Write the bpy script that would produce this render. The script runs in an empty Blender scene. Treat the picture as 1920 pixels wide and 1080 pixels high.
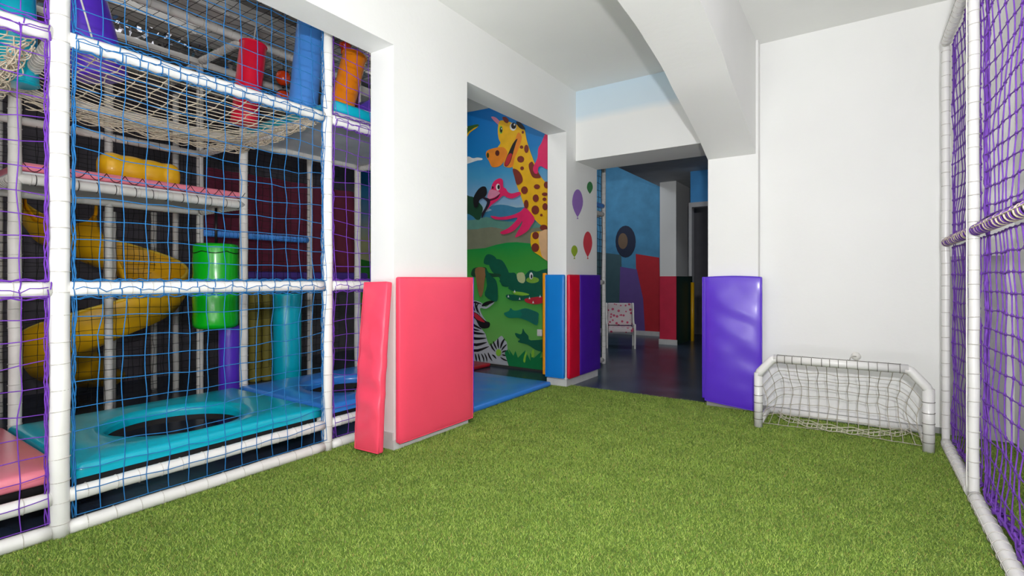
import bpy, bmesh, math, random
import numpy as np
from mathutils import Vector, Matrix, noise
from mathutils.geometry import tessellate_polygon

random.seed(7)
PI = math.pi
SC = bpy.context.scene
COL = SC.collection

# ------------------------------------------------------------------ camera, world, lights, exposure
YAW = math.radians(34.2)
F_PX, HOR, CAM_H = 957.0, 523.0, 1.25
cam_d = bpy.data.cameras.new('camera')
cam_d.sensor_width = 36.0
cam_d.lens = F_PX / 1920 * 36
cam_d.shift_y = -(540 - HOR) / 1920
cam_d.clip_start = 0.02
cam = bpy.data.objects.new('camera', cam_d)
cam.location = (0, 0, CAM_H)
cam.rotation_euler = (PI / 2, 0, YAW)
COL.objects.link(cam)
SC.camera = cam

SC.view_settings.view_transform = 'Standard'
SC.view_settings.look = 'None'
SC.view_settings.gamma = 1.0
SC.view_settings.use_curve_mapping = False
SC.view_settings.exposure = -0.26

w = bpy.data.worlds.new('world')
SC.world = w
w.use_nodes = True
w.node_tree.nodes['Background'].inputs[0].default_value = (0.9, 0.95, 1.0, 1)
w.node_tree.nodes['Background'].inputs[1].default_value = 0.05


def area_light(name, loc, target, size, size_y, energy, color=(1, 1, 1), spread=PI):
    l = bpy.data.lights.new(name, 'AREA')
    l.shape = 'RECTANGLE'
    l.size, l.size_y, l.energy, l.color, l.spread = size, size_y, energy, color, spread
    o = bpy.data.objects.new(name, l)
    o.location = loc
    o.rotation_euler = (Vector(target) - Vector(loc)).to_track_quat('-Z', 'Y').to_euler()
    COL.objects.link(o)
    return o


# the photographer's flash just above the lens, an unseen ceiling lamp of the room behind, then added fill lights
area_light('flash_light', (0.16, -0.12, 1.60), (-1.25, 5.0, 2.5), 0.10, 0.06, 125, (0.985, 0.98, 1.0))
area_light('room_lamp', (-1.1, -0.9, 3.40), (-1.1, -0.9, 0), 2.4, 1.6, 34, (0.99, 0.97, 1.0))
area_light('room_fill', (-1.0, -2.6, 2.2), (-1.2, 4.0, 1.7), 3.0, 1.8, 22, (0.97, 0.97, 1.0))  # unseen fill added behind the camera to lift the ambient level
area_light('low_fill', (-1.0, -3.7, 1.2), (-1.1, 3.0, 2.1), 3.0, 1.9, 48, (0.96, 0.96, 1.0))  # added fill panel, not an actual window; lifts ceiling and soffits
area_light('ceiling_fill', (-1.0, -1.0, 0.5), (-1.05, -0.6, 3.4), 1.8, 1.2, 128, (0.985, 0.97, 1.0))  # unseen upward fill, added to brighten the ceiling
area_light('hall_fill', (-5.4, 1.2, 3.84), (-5.4, 1.2, 0), 1.6, 2.4, 15, (0.95, 0.97, 1.0))  # fill added to raise the dim hall interior, no fixture stands here
area_light('far_wall_fill', (-4.7, 9.2, 3.88), (-4.2, 10.4, 1.0), 1.0, 0.8, 42, (0.85, 0.93, 1.0))  # unseen fill added to brighten the far blue wall
area_light('doorway_fill', (-1.2, 7.9, 3.05), (-1.6, 7.9, 0), 0.8, 0.8, 9, (0.85, 0.92, 1.0))  # added fill for the room past the doorway, source unseen
area_light('mural_fill', (-4.1, 4.3, 3.90), (-4.1, 5.6, 1.6), 1.4, 0.5, 20, (1.0, 0.99, 0.96))  # extra fill added so the mural reads brighter, source unseen

# ------------------------------------------------------------------ camera model: a pixel and a plane give a point
SY, CY = math.sin(YAW), math.cos(YAW)


def at(px, py=None, X=None, Y=None, Z=None):
    t = (px - 960) / F_PX
    rx, ry = -SY + CY * t, CY + SY * t
    if X is not None:
        d = X / rx
    elif Y is not None:
        d = Y / ry
    else:
        d = F_PX * (CAM_H - Z) / (py - HOR)
    z = CAM_H - (py - HOR) * d / F_PX if Z is None else Z
    return Vector((rx * d, ry * d, z))


# ------------------------------------------------------------------ materials
MATS = {}


def lin(c):
    return tuple(((v / 255) / 12.92 if v / 255 <= 0.04045 else ((v / 255 + 0.055) / 1.055) ** 2.4) for v in c)


def mat(name, rgb, rough=0.5, var=0.06, vscale=6.0, bump=0.0, bscale=60.0, spec=0.5, coat=0.0, metal=0.0, srgb=True, sheen=0.0):
    """procedural principled material: base colour varied by noise, optional bump"""
    if name in MATS:
        return MATS[name]
    m = bpy.data.materials.new(name)
    m.use_nodes = True
    nt = m.node_tree
    b = nt.nodes['Principled BSDF']
    c = lin(rgb) if srgb else rgb
    tc = nt.nodes.new('ShaderNodeTexCoord')
    n = nt.nodes.new('ShaderNodeTexNoise')
    n.inputs['Scale'].default_value = vscale
    n.inputs['Detail'].default_value = 4
    nt.links.new(tc.outputs['Object'], n.inputs['Vector'])
    r = nt.nodes.new('ShaderNodeValToRGB')
    r.color_ramp.elements[0].position, r.color_ramp.elements[1].position = 0.3, 0.7
    r.color_ramp.elements[0].color = (*[v * (1 - var) for v in c], 1)
    r.color_ramp.elements[1].color = (*[min(1, v * (1 + var)) for v in c], 1)
    nt.links.new(n.outputs['Fac'], r.inputs[0])
    nt.links.new(r.outputs[0], b.inputs['Base Color'])
    b.inputs['Roughness'].default_value = rough
    b.inputs['Specular IOR Level'].default_value = spec
    b.inputs['Coat Weight'].default_value = coat
    b.inputs['Coat Roughness'].default_value = 0.15
    b.inputs['Metallic'].default_value = metal
    b.inputs['Sheen Weight'].default_value = sheen
    if bump:
        n2 = nt.nodes.new('ShaderNodeTexNoise')
        n2.inputs['Scale'].default_value = bscale
        n2.inputs['Detail'].default_value = 5
        nt.links.new(tc.outputs['Object'], n2.inputs['Vector'])
        bp = nt.nodes.new('ShaderNodeBump')
        bp.inputs['Strength'].default_value = bump
        bp.inputs['Distance'].default_value = 0.01
        nt.links.new(n2.outputs['Fac'], bp.inputs['Height'])
        nt.links.new(bp.outputs[0], b.inputs['Normal'])
    MATS[name] = m
    return m


def ramp_mat(name, axis, stops, rough=0.6, patchy=0.0):
    """paint whose own colour changes along one axis (world metres), e.g. a painted sky"""
    m = bpy.data.materials.new(name)
    m.use_nodes = True
    nt = m.node_tree
    b = nt.nodes['Principled BSDF']
    b.inputs['Roughness'].default_value = rough
    g = nt.nodes.new('ShaderNodeNewGeometry')
    s = nt.nodes.new('ShaderNodeSeparateXYZ')
    nt.links.new(g.outputs['Position'], s.inputs[0])
    mr = nt.nodes.new('ShaderNodeMapRange')
    lo, hi = stops[0][0], stops[-1][0]
    mr.inputs['From Min'].default_value, mr.inputs['From Max'].default_value = lo, hi
    n = nt.nodes.new('ShaderNodeTexNoise')
    n.inputs['Scale'].default_value = 3.0
    n.inputs['Detail'].default_value = 6
    nt.links.new(g.outputs['Position'], n.inputs['Vector'])
    ma = nt.nodes.new('ShaderNodeMath')
    ma.operation = 'MULTIPLY_ADD'
    ma.inputs[1].default_value = patchy
    nt.links.new(n.outputs['Fac'], ma.inputs[0])
    nt.links.new(s.outputs['XYZ'.index(axis)], ma.inputs[2])
    sub = nt.nodes.new('ShaderNodeMath')
    sub.operation = 'SUBTRACT'
    sub.inputs[1].default_value = patchy * 0.5
    nt.links.new(ma.outputs[0], sub.inputs[0])
    nt.links.new(sub.outputs[0], mr.inputs['Value'])
    r = nt.nodes.new('ShaderNodeValToRGB')
    el = r.color_ramp.elements
    while len(el) < len(stops):
        el.new(0.5)
    for i, (p, c) in enumerate(stops):
        el[i].position = (p - lo) / (hi - lo)
        el[i].color = (*lin(c), 1)
    nt.links.new(mr.outputs[0], r.inputs[0])
    nt.links.new(r.outputs[0], b.inputs['Base Color'])
    MATS[name] = m
    return m


M_WALL = mat('wall_paint', (238, 238, 236), 0.65, 0.015, 1.5, 0.12, 25)
M_CEIL = mat('ceiling_paint', (238, 238, 235), 0.75, 0.02, 1.2, 0.12, 20)
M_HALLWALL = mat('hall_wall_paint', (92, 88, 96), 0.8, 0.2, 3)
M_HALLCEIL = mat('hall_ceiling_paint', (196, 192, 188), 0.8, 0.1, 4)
M_PIPE = mat('white_foam_tube', (230, 229, 226), 0.38, 0.02, 12, 0.08, 18, coat=0.15)
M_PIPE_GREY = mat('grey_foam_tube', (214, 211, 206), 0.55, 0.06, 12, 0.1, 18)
M_CORD = mat('grey_cord', (196, 192, 186), 0.8, 0.1, 60)
M_BLUE_NET = mat('blue_net_cord', (22, 112, 178), 0.7, 0.12, 20)
M_PURPLE_NET = mat('purple_net_cord', (112, 52, 178), 0.7, 0.15, 20)
M_PURPLE_NET2 = mat('deep_purple_net_cord', (106, 56, 164), 0.7, 0.2, 30)
M_BEIGE_NET = mat('beige_net_cord', (214, 200, 178), 0.8, 0.1, 30)
M_BLACK_NET = mat('black_net_cord', (18, 17, 20), 0.8, 0.1, 30)
M_GOAL_NET = mat('goal_net_cord', (176, 170, 156), 0.8, 0.1, 30)
M_TEAL = mat('teal_vinyl', (0, 176, 200), 0.28, 0.04, 3, 0.1, 9, coat=0.4)
M_BLUE = mat('blue_vinyl', (56, 136, 228), 0.28, 0.05, 3, 0.12, 9, coat=0.4)
M_PINKMAT = mat('rose_vinyl', (236, 132, 150), 0.3, 0.04, 3, 0.1, 9, coat=0.3)
M_PINK = mat('coral_pink_vinyl', (252, 78, 106), 0.38, 0.03, 3, 0.06, 9, coat=0.2)
M_PURPLE = mat('purple_vinyl', (92, 50, 205), 0.33, 0.04, 3, 0.1, 7, coat=0.35)
M_RED = mat('red_vinyl', (222, 14, 52), 0.35, 0.04, 3, 0.08, 9, coat=0.3)
M_AZURE = mat('azure_vinyl', (8, 128, 214), 0.4, 0.03, 3, 0.05, 9, coat=0.2)
M_SKYB = mat('light_blue_vinyl', (78, 150, 236), 0.4, 0.03, 3, 0.08, 9, coat=0.2)
M_ORANGE = mat('orange_vinyl', (250, 140, 14), 0.35, 0.03, 3, 0.08, 9, coat=0.3)
M_REDORANGE = mat('red_orange_plastic', (235, 70, 10), 0.25, 0.03, 3, coat=0.4)
M_YELLOW = mat('yellow_plastic', (238, 182, 16), 0.42, 0.06, 4, 0.05, 8, coat=0.25)
M_GREEN = mat('green_vinyl', (10, 190, 30), 0.25, 0.04, 3, 0.15, 9, coat=0.5)
M_MAROON = mat('maroon_fabric', (92, 22, 48), 0.85, 0.15, 8)
M_DARK = mat('dark_board', (24, 22, 24), 0.8, 0.2, 8)
M_BOARD = mat('grey_board', (205, 205, 208), 0.7, 0.08, 5)
M_FOIL = mat('foil', (235, 235, 240), 0.15, 0.05, 5, metal=1.0)
M_BLACK = mat('black_plastic', (20, 20, 22), 0.4)
M_SOCKET = mat('socket_plastic', (236, 234, 228), 0.35)
M_BASE = mat('baseboard_paint', (206, 206, 204), 0.6, 0.06, 10)
M_GREYBASE = mat('grey_skirting', (120, 120, 122), 0.6, 0.1, 10)


# ------------------------------------------------------------------ mesh accumulator
class MB:
    def __init__(s):
        s.v, s.f, s.m = [], [], []

    def quad_grid(s, rows, close_u=False, close_v=False, mi=0):
        b = len(s.v)
        nv, nu = len(rows), len(rows[0])
        for r in rows:
            s.v.extend([tuple(p) for p in r])
        for i in range(nv - (0 if close_v else 1)):
            for j in range(nu - (0 if close_u else 1)):
                i2, j2 = (i + 1) % nv, (j + 1) % nu
                s.f.append((b + i * nu + j, b + i * nu + j2, b + i2 * nu + j2, b + i2 * nu + j))
                s.m.append(mi)

    def box(s, a, c, mi=0):
        b = len(s.v)
        x0, y0, z0 = a
        x1, y1, z1 = c
        s.v += [(x0, y0, z0), (x1, y0, z0), (x1, y1, z0), (x0, y1, z0), (x0, y0, z1), (x1, y0, z1), (x1, y1, z1), (x0, y1, z1)]
        for q in ((0, 3, 2, 1), (4, 5, 6, 7), (0, 1, 5, 4), (1, 2, 6, 5), (2, 3, 7, 6), (3, 0, 4, 7)):
            s.f.append(tuple(b + k for k in q))
            s.m.append(mi)

    def face(s, pts, mi=0):
        b = len(s.v)
        s.v += [tuple(p) for p in pts]
        s.f.append(tuple(range(b, b + len(pts))))
        s.m.append(mi)

    def tube(s, pts, r, n=6, closed=False, caps=True, mi=0):
        pts = [Vector(p) for p in pts]
        if len(pts) < 2:
            return
        N = len(pts)
        rr = r if isinstance(r, (list, tuple)) else [r] * N
        rings = []
        up = None
        for i, p in enumerate(pts):
            if closed:
                t = pts[(i + 1) % N] - pts[i - 1]
            else:
                t = pts[min(i + 1, N - 1)] - pts[max(i - 1, 0)]
            if t.length < 1e-9:
                t = Vector((0, 0, 1))
            t.normalize()
            if up is None:
                up = Vector((0, 0, 1)) if abs(t.z) < 0.9 else Vector((1, 0, 0))
            a = t.cross(up)
            if a.length < 1e-6:
                a = t.cross(Vector((0, 1, 0)))
            a.normalize()
            up2 = a.cross(t).normalized()
            up = up2
            rings.append([p + (a * math.cos(2 * PI * k / n) + up2 * math.sin(2 * PI * k / n)) * rr[i] for k in range(n)])
        base = len(s.v)
        s.quad_grid(rings, close_u=True, close_v=closed, mi=mi)
        if caps and not closed:
            s.f.append(tuple(base + k for k in range(n - 1, -1, -1)))
            s.m.append(mi)
            e = base + (N - 1) * n
            s.f.append(tuple(e + k for k in range(n)))
            s.m.append(mi)

    def ring(s, c, axis, R, r, n=14, k=4, mi=0, squash=1.0):
        axis = Vector(axis).normalized()
        a = axis.cross(Vector((0, 0, 1)))
        if a.length < 1e-3:
            a = Vector((1, 0, 0))
        a.normalize()
        b = axis.cross(a)
        c = Vector(c)
        s.tube([c + (a * math.cos(2 * PI * i / n) + b * math.sin(2 * PI * i / n)) * R for i in range(n)], r, k, closed=True, mi=mi)

    def ball(s, c, r, mi=0):
        b = len(s.v)
        x, y, z = c
        s.v += [(x + r, y, z), (x - r, y, z), (x, y + r, z), (x, y - r, z), (x, y, z + r), (x, y, z - r)]
        for q in ((0, 2, 4), (2, 1, 4), (1, 3, 4), (3, 0, 4), (2, 0, 5), (1, 2, 5), (3, 1, 5), (0, 3, 5)):
            s.f.append(tuple(b + k for k in q))
            s.m.append(mi)

    def sphere(s, c, r, nu=20, nv=12, mi=0, sc=(1, 1, 1)):
        rows = []
        for i in range(nv + 1):
            th = PI * i / nv
            rows.append([(c[0] + r * sc[0] * math.sin(th) * math.cos(2 * PI * j / nu), c[1] + r * sc[1] * math.sin(th) * math.sin(2 * PI * j / nu), c[2] - r * sc[2] * math.cos(th)) for j in range(nu)])
        s.quad_grid(rows, close_u=True, mi=mi)

    def lathe(s, prof, base, axis=(0, 0, 1), n=28, mi=0, ripple=0.0):
        """prof = [(radius, height)] around axis starting at base"""
        axis = Vector(axis).normalized()
        a = axis.cross(Vector((0.3, 1, 0.1))).normalized()
        b = axis.cross(a)
        base = Vector(base)
        rows = []
        for i, (r, h) in enumerate(prof):
            rows.append([base + axis * h + (a * math.cos(2 * PI * j / n) + b * math.sin(2 * PI * j / n)) * (r * (1 + ripple * noise.noise(Vector((j * 0.6, h * 9, 3.1))))) for j in range(n)])
        s.quad_grid(rows, close_u=True, mi=mi)

    def rbox(s, ctr, half, r, nx=10, ny=10, nz=3, M=None, fn=None, mi=0):
        """rounded box; fn(local Vector)->local Vector deforms (puff, wrinkles), M orients"""
        hx, hy, hz = half
        r = min(r, hx, hy, hz)

        def samples(n, h):
            core = [-(h - r) + 2 * (h - r) * i / n for i in range(n + 1)]
            return [-h, -h + r * 0.45] + core + [h - r * 0.45, h]
        S = [samples(nx, hx), samples(ny, hy), samples(nz, hz)]
        H = (hx, hy, hz)

        def rnd(p):
            q = Vector([max(-(H[i] - r), min(H[i] - r, p[i])) for i in range(3)])
            d = p - q
            if d.length > 1e-9:
                # map cube shell to rounded shell
                d = d.normalized() * r
            return q + d
        for ax in range(3):
            u, v = [(1, 2), (2, 0), (0, 1)][ax]
            for sg in (-1, 1):
                rows = []
                us = S[u] if sg > 0 else S[u][::-1]
                for vv in S[v]:
                    row = []
                    for uu in us:
                        p = Vector((0, 0, 0))
                        p[ax], p[u], p[v] = sg * H[ax], uu, vv
                        p = rnd(p)
                        if fn:
                            p = fn(p)
                        if M is not None:
                            p = M @ p
                        row.append(p + Vector(ctr))
                    rows.append(row)
                s.quad_grid(rows, mi=mi)

    def build(s, name, mats, parent=None, smooth=True, merge=False, origin=None):
        me = bpy.data.meshes.new(name)
        me.from_pydata(s.v, [], s.f)
        if not isinstance(mats, (list, tuple)):
            mats = [mats]
        for m in mats:
            me.materials.append(m)
        if len(mats) > 1:
            me.polygons.foreach_set('material_index', s.m)
        if merge:
            bm = bmesh.new()
            bm.from_mesh(me)
            bmesh.ops.remove_doubles(bm, verts=bm.verts, dist=1e-5)
            bmesh.ops.recalc_face_normals(bm, faces=bm.faces)
            bm.to_mesh(me)
            bm.free()
        me.polygons.foreach_set('use_smooth', [smooth] * len(me.polygons))
        o = bpy.data.objects.new(name, me)
        COL.objects.link(o)
        if parent is not None:
            o.parent = parent
            pl = Vector(parent.location)
            q = parent
            while q.parent is not None:
                q = q.parent
                pl += q.location
            me.transform(Matrix.Translation(-pl))
        elif origin is not None:
            me.transform(Matrix.Translation(-Vector(origin)))
            o.location = origin
        me.update()
        return o


def tag(o, label=None, cat=None, group=None, kind=None):
    for k, v in (('label', label), ('category', cat), ('group', group), ('kind', kind)):
        if v:
            o[k] = v
    return o


def thing(name, loc, label, cat, group=None):
    o = bpy.data.objects.new(name, None)
    o.empty_display_size = 0.1
    o.location = loc
    COL.objects.link(o)
    return tag(o, label, cat, group)


def struct(name, mb, m, smooth=False):
    o = mb.build(name, m, smooth=smooth)
    o['kind'] = 'structure'
    return o


# ================================================================== THE SETTING
CEIL, HCEIL = 3.49, 3.95
XW0, XW1 = -3.05, -2.80            # thickness of the left wall
YP0, YP1 = 2.59, 3.43              # the pillar between the two openings
YJ0, YJ1 = 5.24, 6.07              # jamb after the second opening
HEAD = 2.955

mb = MB()
mb.box((-9.0, -4.0, -0.2), (1.3, 14.0, 0.0))
m_tile = mat('dark_floor_tile', (56, 68, 88), 0.26, 0.4, 3, 0.03, 30, spec=0.5)
struct('floor', mb, m_tile)

mb = MB()
mb.box((XW0, YP0, 0), (XW1, YP1, HCEIL))
mb.box((XW0, YJ0, 0), (XW1, YJ1, HCEIL))
mb.box((XW0, -1.6, HEAD), (XW1, YP0, HCEIL))
mb.box((XW0, YP1, HEAD), (XW1, YJ0, HCEIL))
mb.box((XW0, -4.0, 0), (XW1, -1.6, HCEIL))
struct('wall_left', mb, M_WALL)

mb = MB()
mb.box((XW1, -4.0, CEIL), (1.3, YJ1, HCEIL))
struct('ceiling', mb, M_CEIL)

# back wall: header over the doorway with a pale blue painted band, and the plain wall right of the column
m_header = ramp_mat('header_paint', 'Z', [(2.6, (238, 238, 236)), (3.10, (238, 238, 236)), (3.20, (208, 224, 234)), (3.6, (200, 220, 234))], 0.65, 0.05)
mb = MB()
mb.box((XW1, 5.48, 2.66), (-1.23, YJ1, CEIL))
struct('wall_header', mb, m_header)
mb = MB()
mb.box((-0.78, 5.36, 0), (1.3, YJ1, CEIL))
mb.box((-1.23, 5.25, 0), (-0.78, YJ1, CEIL))
struct('wall_back', mb, M_WALL)
mb = MB()
mb.box((0.98, -4.0, 0), (1.3, 5.36, CEIL))
struct('wall_right', mb, M_WALL)
mb = MB()
mb.box((XW1, -4.0, 0), (0.98, -3.8, CEIL))
struct('wall_front', mb, M_WALL)
# grey board on the back wall behind the purple net
mb = MB()
mb.box((0.60, 5.345, 0.0), (0.93, 5.36, 1.43))
struct('trim_1', mb, mat('grey_dado_paint', (168, 166, 172), 0.6))

# arched beam landing on the column
prof = [(-3.8, 2.70), (-2.4, 2.86), (-1.0, 2.94), (0.6, 2.98), (1.8, 3.0), (2.5, 2.99), (2.98, 2.965), (3.4, 2.925), (3.8, 2.85), (4.13, 2.76), (4.5, 2.665), (4.83, 2.57), (5.1, 2.48), (5.25, 2.425)]
mb = MB()


def catmull(pts, n=6, closed=False):
    out = []
    N = len(pts)
    for i in range(N if closed else N - 1):
        if closed:
            p0, p1, p2, p3 = pts[i - 1], pts[i], pts[(i + 1) % N], pts[(i + 2) % N]
        else:
            p0, p1, p2, p3 = pts[max(i - 1, 0)], pts[i], pts[i + 1], pts[min(i + 2, N - 1)]
        for k in range(n):
            t = k / n
            out.append(tuple(0.5 * ((2 * b) + (-a + c) * t + (2 * a - 5 * b + 4 * c - d) * t * t + (-a + 3 * b - 3 * c + d) * t ** 3) for a, b, c, d in zip(p0, p1, p2, p3)))
    if not closed:
        out.append(tuple(pts[-1]))
    return out


cp = catmull(prof, 5)
rows = []
for y, z in cp:
    j = 0.006 * noise.noise(Vector((y * 3, 0, 0)))
    rows.append([(-1.23, y, CEIL), (-1.23 + j, y, z), (-1.0, y, z), (-0.80 + j, y, z), (-0.80, y, CEIL)])
mb.quad_grid(rows)
mb.face([rows[-1][k] for k in (0, 1, 2, 3, 4)])
struct('trim_2', mb, M_WALL)

# play hall behind the left wall and the room beyond the doorway
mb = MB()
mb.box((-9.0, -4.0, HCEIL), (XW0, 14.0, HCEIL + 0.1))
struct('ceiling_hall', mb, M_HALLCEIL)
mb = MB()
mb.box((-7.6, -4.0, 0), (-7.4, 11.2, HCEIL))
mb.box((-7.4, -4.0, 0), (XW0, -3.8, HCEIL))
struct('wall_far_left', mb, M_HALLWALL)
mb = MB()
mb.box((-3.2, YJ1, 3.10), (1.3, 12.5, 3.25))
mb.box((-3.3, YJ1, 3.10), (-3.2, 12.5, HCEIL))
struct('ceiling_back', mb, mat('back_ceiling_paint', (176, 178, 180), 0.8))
# mural wall: closes the play hall, faces the camera
YM = 5.95
mb = MB()
mb.box((-7.4, YM, 0), (XW0, YJ1, HCEIL))
struct('wall_mural', mb, mat('mural_wall_plaster', (186, 192, 190), 0.7, 0.04, 3))
# far wall of the back room, blue over red
mb = MB()
mb.box((-7.4, 11.0, 0), (-3.16, 11.2, HCEIL))
m_farblue = mat('far_wall_blue', (74, 142, 182), 0.7, 0.15, 4)
struct('wall_far_back', mb, m_farblue)
mb = MB()
mb.box((-3.10, 11.9, 0), (1.3, 12.1, 3.1))
struct('wall_far_room', mb, mat('far_room_paint', (130, 128, 134), 0.7, 0.1, 3))
mb = MB()
mb.box((0.9, YJ1, 0), (1.1, 12.1, 3.1))
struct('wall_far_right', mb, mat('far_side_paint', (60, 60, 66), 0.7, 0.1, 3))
# far column: red and dark green lower half, white upper
mb = MB()
mb.box((-3.16, 9.7, 1.30), (-2.85, 10.8, 3.1))
struct('wall_far_column', mb, M_WALL)
mb = MB()
mb.face([(-3.16, 9.69, 0.0), (-2.85, 9.69, 0.0), (-2.85, 9.69, 1.30), (-3.16, 9.69, 1.30)], 0)
mb.face([(-2.84, 9.69, 0.0), (-2.84, 10.8, 0.0), (-2.84, 10.8, 1.30), (-2.84, 9.69, 1.30)], 1)
mb.box((-3.155, 9.695, 0.0), (-2.845, 10.8, 1.30), 0)
struct('trim_3', mb, [mat('red_dado', (214, 30, 70), 0.5, 0.08, 5), mat('green_dado', (6, 66, 56), 0.5, 0.1, 5)])
mb = MB()
mb.box((-3.175, 9.675, 0.0), (-2.825, 9.70, 0.10))
mb.box((-7.0, 10.97, 0.0), (-3.16, 11.0, 0.10))
struct('baseboard_back', mb, M_BASE)
# blue lintel with a door frame to the right of the far column
mb = MB()
mb.box((-2.40, 9.0, 2.56), (0.9, 9.12, 3.1))
struct('wall_lintel', mb, mat('lintel_blue', (70, 150, 214), 0.7, 0.1, 3))
mb = MB()
mb.box((-2.42, 8.97, 1.3), (-2.37, 9.12, 2.56))
mb.box((-2.37, 8.97, 2.48), (-1.5, 9.12, 2.56))
mb.box((-1.6, 8.97, 0.0), (-1.5, 9.12, 2.56))
struct('door_1', mb, mat('door_frame_paint', (170, 170, 172), 0.5))

# low trims
mb = MB()
mb.box((XW1, YP0 - 0.012, 0), (XW1 + 0.012, YP1, 0.075))
mb.box((XW0, YP0 - 0.012, 0), (XW1, YP0, 0.13))
mb.box((XW1, YJ0 - 0.02, 0), (XW1 + 0.014, YJ1, 0.085))
mb.box((XW0, YJ0 - 0.02, 0), (XW1, YJ0, 0.085))
mb.box((-7.4, YM - 0.015, 0), (XW0, YM, 0.075))
struct('baseboard_left', mb, M_BASE)
mb = MB()
mb.box((-1.24, 5.235, 0), (-0.78, 5.25, 0.045))
mb.box((-0.78, 5.345, 0), (0.60, 5.36, 0.05))
struct('baseboard_right', mb, mat('dark_skirting', (150, 150, 148), 0.6))

# artificial turf: backing sheet and pile
mb = MB()
mb.face([(-3.27, -3.8, 0.006), (0.98, -3.8, 0.006), (0.98, 5.33, 0.006), (-2.8, 5.33, 0.006), (-2.8, 5.24, 0.006), (-3.02, 5.24, 0.006), (-3.02, 3.43, 0.006), (-3.05, 3.43, 0.006), (-3.05, 2.59, 0.006), (-3.27, 2.59, 0.006)])
tb = mat('turf_backing', (88, 116, 34), 0.9, 0.3, 60, 0.5, 200)
struct('floor_turf', mb, tb)


def turf():
    rng = np.random.default_rng(3)
    N = 420000
    # more blades near the lens: radial density
    n_try = int(N * 3.2)
    x = rng.uniform(-3.24, 0.97, n_try)
    y = rng.uniform(0.1, 5.33, n_try)
    d = -SY * x + CY * y
    l = CY * x + SY * y
    ok = (d > 1.7) & (np.abs(l) < d * 1.12 + 0.1)
    ok &= ~((x < -2.78) & (y > YP0 - 0.02) & ((y < 3.50) | (y > 5.20) | (x < -2.95)))
    ok &= ~((x > -1.25) & (y > 5.22))
    keep = rng.uniform(0, 1, n_try) < np.clip(3.4 / np.maximum(d, 0.1), 0.42, 1.0)
    x, y, d = x[ok & keep][:N], y[ok & keep][:N], d[ok & keep][:N]
    n = len(x)
    ang = rng.uniform(0, 2 * PI, n)
    h = rng.uniform(0.008, 0.015, n)
    wd = rng.uniform(0.0013, 0.0021, n) * np.clip(d / 3, 0.9, 1.5)
    lean = rng.uniform(0.2, 1.3, n) * h
    la = rng.uniform(0, 2 * PI, n)
    v = np.zeros((n, 3, 3))
    v[:, 0, 0], v[:, 0, 1] = x - np.cos(ang) * wd, y - np.sin(ang) * wd
    v[:, 1, 0], v[:, 1, 1] = x + np.cos(ang) * wd, y + np.sin(ang) * wd
    v[:, :2, 2] = 0.006
    v[:, 2, 0], v[:, 2, 1], v[:, 2, 2] = x + np.cos(la) * lean, y + np.sin(la) * lean, 0.006 + h
    me = bpy.data.meshes.new('artificial_grass')
    me.vertices.add(3 * n)
    me.vertices.foreach_set('co', v.reshape(-1))
    me.loops.add(3 * n)
    me.loops.foreach_set('vertex_index', np.arange(3 * n, dtype=np.int32))
    me.polygons.add(n)
    me.polygons.foreach_set('loop_start', np.arange(0, 3 * n, 3, dtype=np.int32))
    me.polygons.foreach_set('loop_total', np.full(n, 3, dtype=np.int32))
    me.update(calc_edges=True)
    m = bpy.data.materials.new('grass_blades')
    m.use_nodes = True
    nt = m.node_tree
    b = nt.nodes['Principled BSDF']
    b.inputs['Roughness'].default_value = 0.55
    b.inputs['Specular IOR Level'].default_value = 0.25
    g = nt.nodes.new('ShaderNodeNewGeometry')
    r = nt.nodes.new('ShaderNodeValToRGB')
    el = r.color_ramp.elements
    for _ in range(4):
        el.new(0.5)
    for e, (p, c) in zip(el, [(0, (106, 140, 54)), (0.3, (132, 160, 64)), (0.6, (154, 177, 80)), (0.85, (172, 188, 98)), (0.93, (88, 130, 70)), (1, (170, 138, 86))]):
        e.position, e.color = p, (*lin(c), 1)
    nt.links.new(g.outputs['Random Per Island'], r.inputs[0])
    n1 = nt.nodes.new('ShaderNodeTexNoise')
    n1.inputs['Scale'].default_value = 5
    n1.inputs['Detail'].default_value = 6
    nt.links.new(g.outputs['Position'], n1.inputs['Vector'])
    mr = nt.nodes.new('ShaderNodeMapRange')
    mr.inputs['From Min'].default_value, mr.inputs['From Max'].default_value = 0.3, 0.7
    mr.inputs['To Min'].default_value, mr.inputs['To Max'].default_value = 0.84, 1.1
    nt.links.new(n1.outputs['Fac'], mr.inputs['Value'])
    mx = nt.nodes.new('ShaderNodeVectorMath')
    mx.operation = 'SCALE'
    nt.links.new(r.outputs[0], mx.inputs[0])
    nt.links.new(mr.outputs[0], mx.inputs['Scale'])
    nt.links.new(mx.outputs[0], b.inputs['Base Color'])
    me.materials.append(m)
    o = bpy.data.objects.new('artificial_grass', me)
    COL.objects.link(o)
    tag(o, 'short green artificial grass pile covering the play room floor', 'grass', kind='stuff')


turf()


# ================================================================== FRAME TUBES
def winding(a, t, L, r, gap, ring_r, jit=0.2, start=0.6, back=None):
    """one cord that circles a tube again and again and runs along its far side between the turns"""
    u = Vector(back) if back else Vector((-0.6, 0.8, 0.15))
    u = (u - t * u.dot(t)).normalized()
    v = t.cross(u)
    R_ = r + ring_r * 0.6
    pts = []
    x = gap * start
    while x < L - 0.02:
        sl = random.uniform(-jit, jit) * 0.35
        for k in range(17):
            th = 2 * PI * k / 16
            pts.append(a + t * (x + 0.004 * k / 16 + sl * R_ * math.sin(th)) + (u * math.cos(th) + v * math.sin(th)) * R_)
        x += gap * random.uniform(0.85, 1.15)
    return pts


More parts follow.
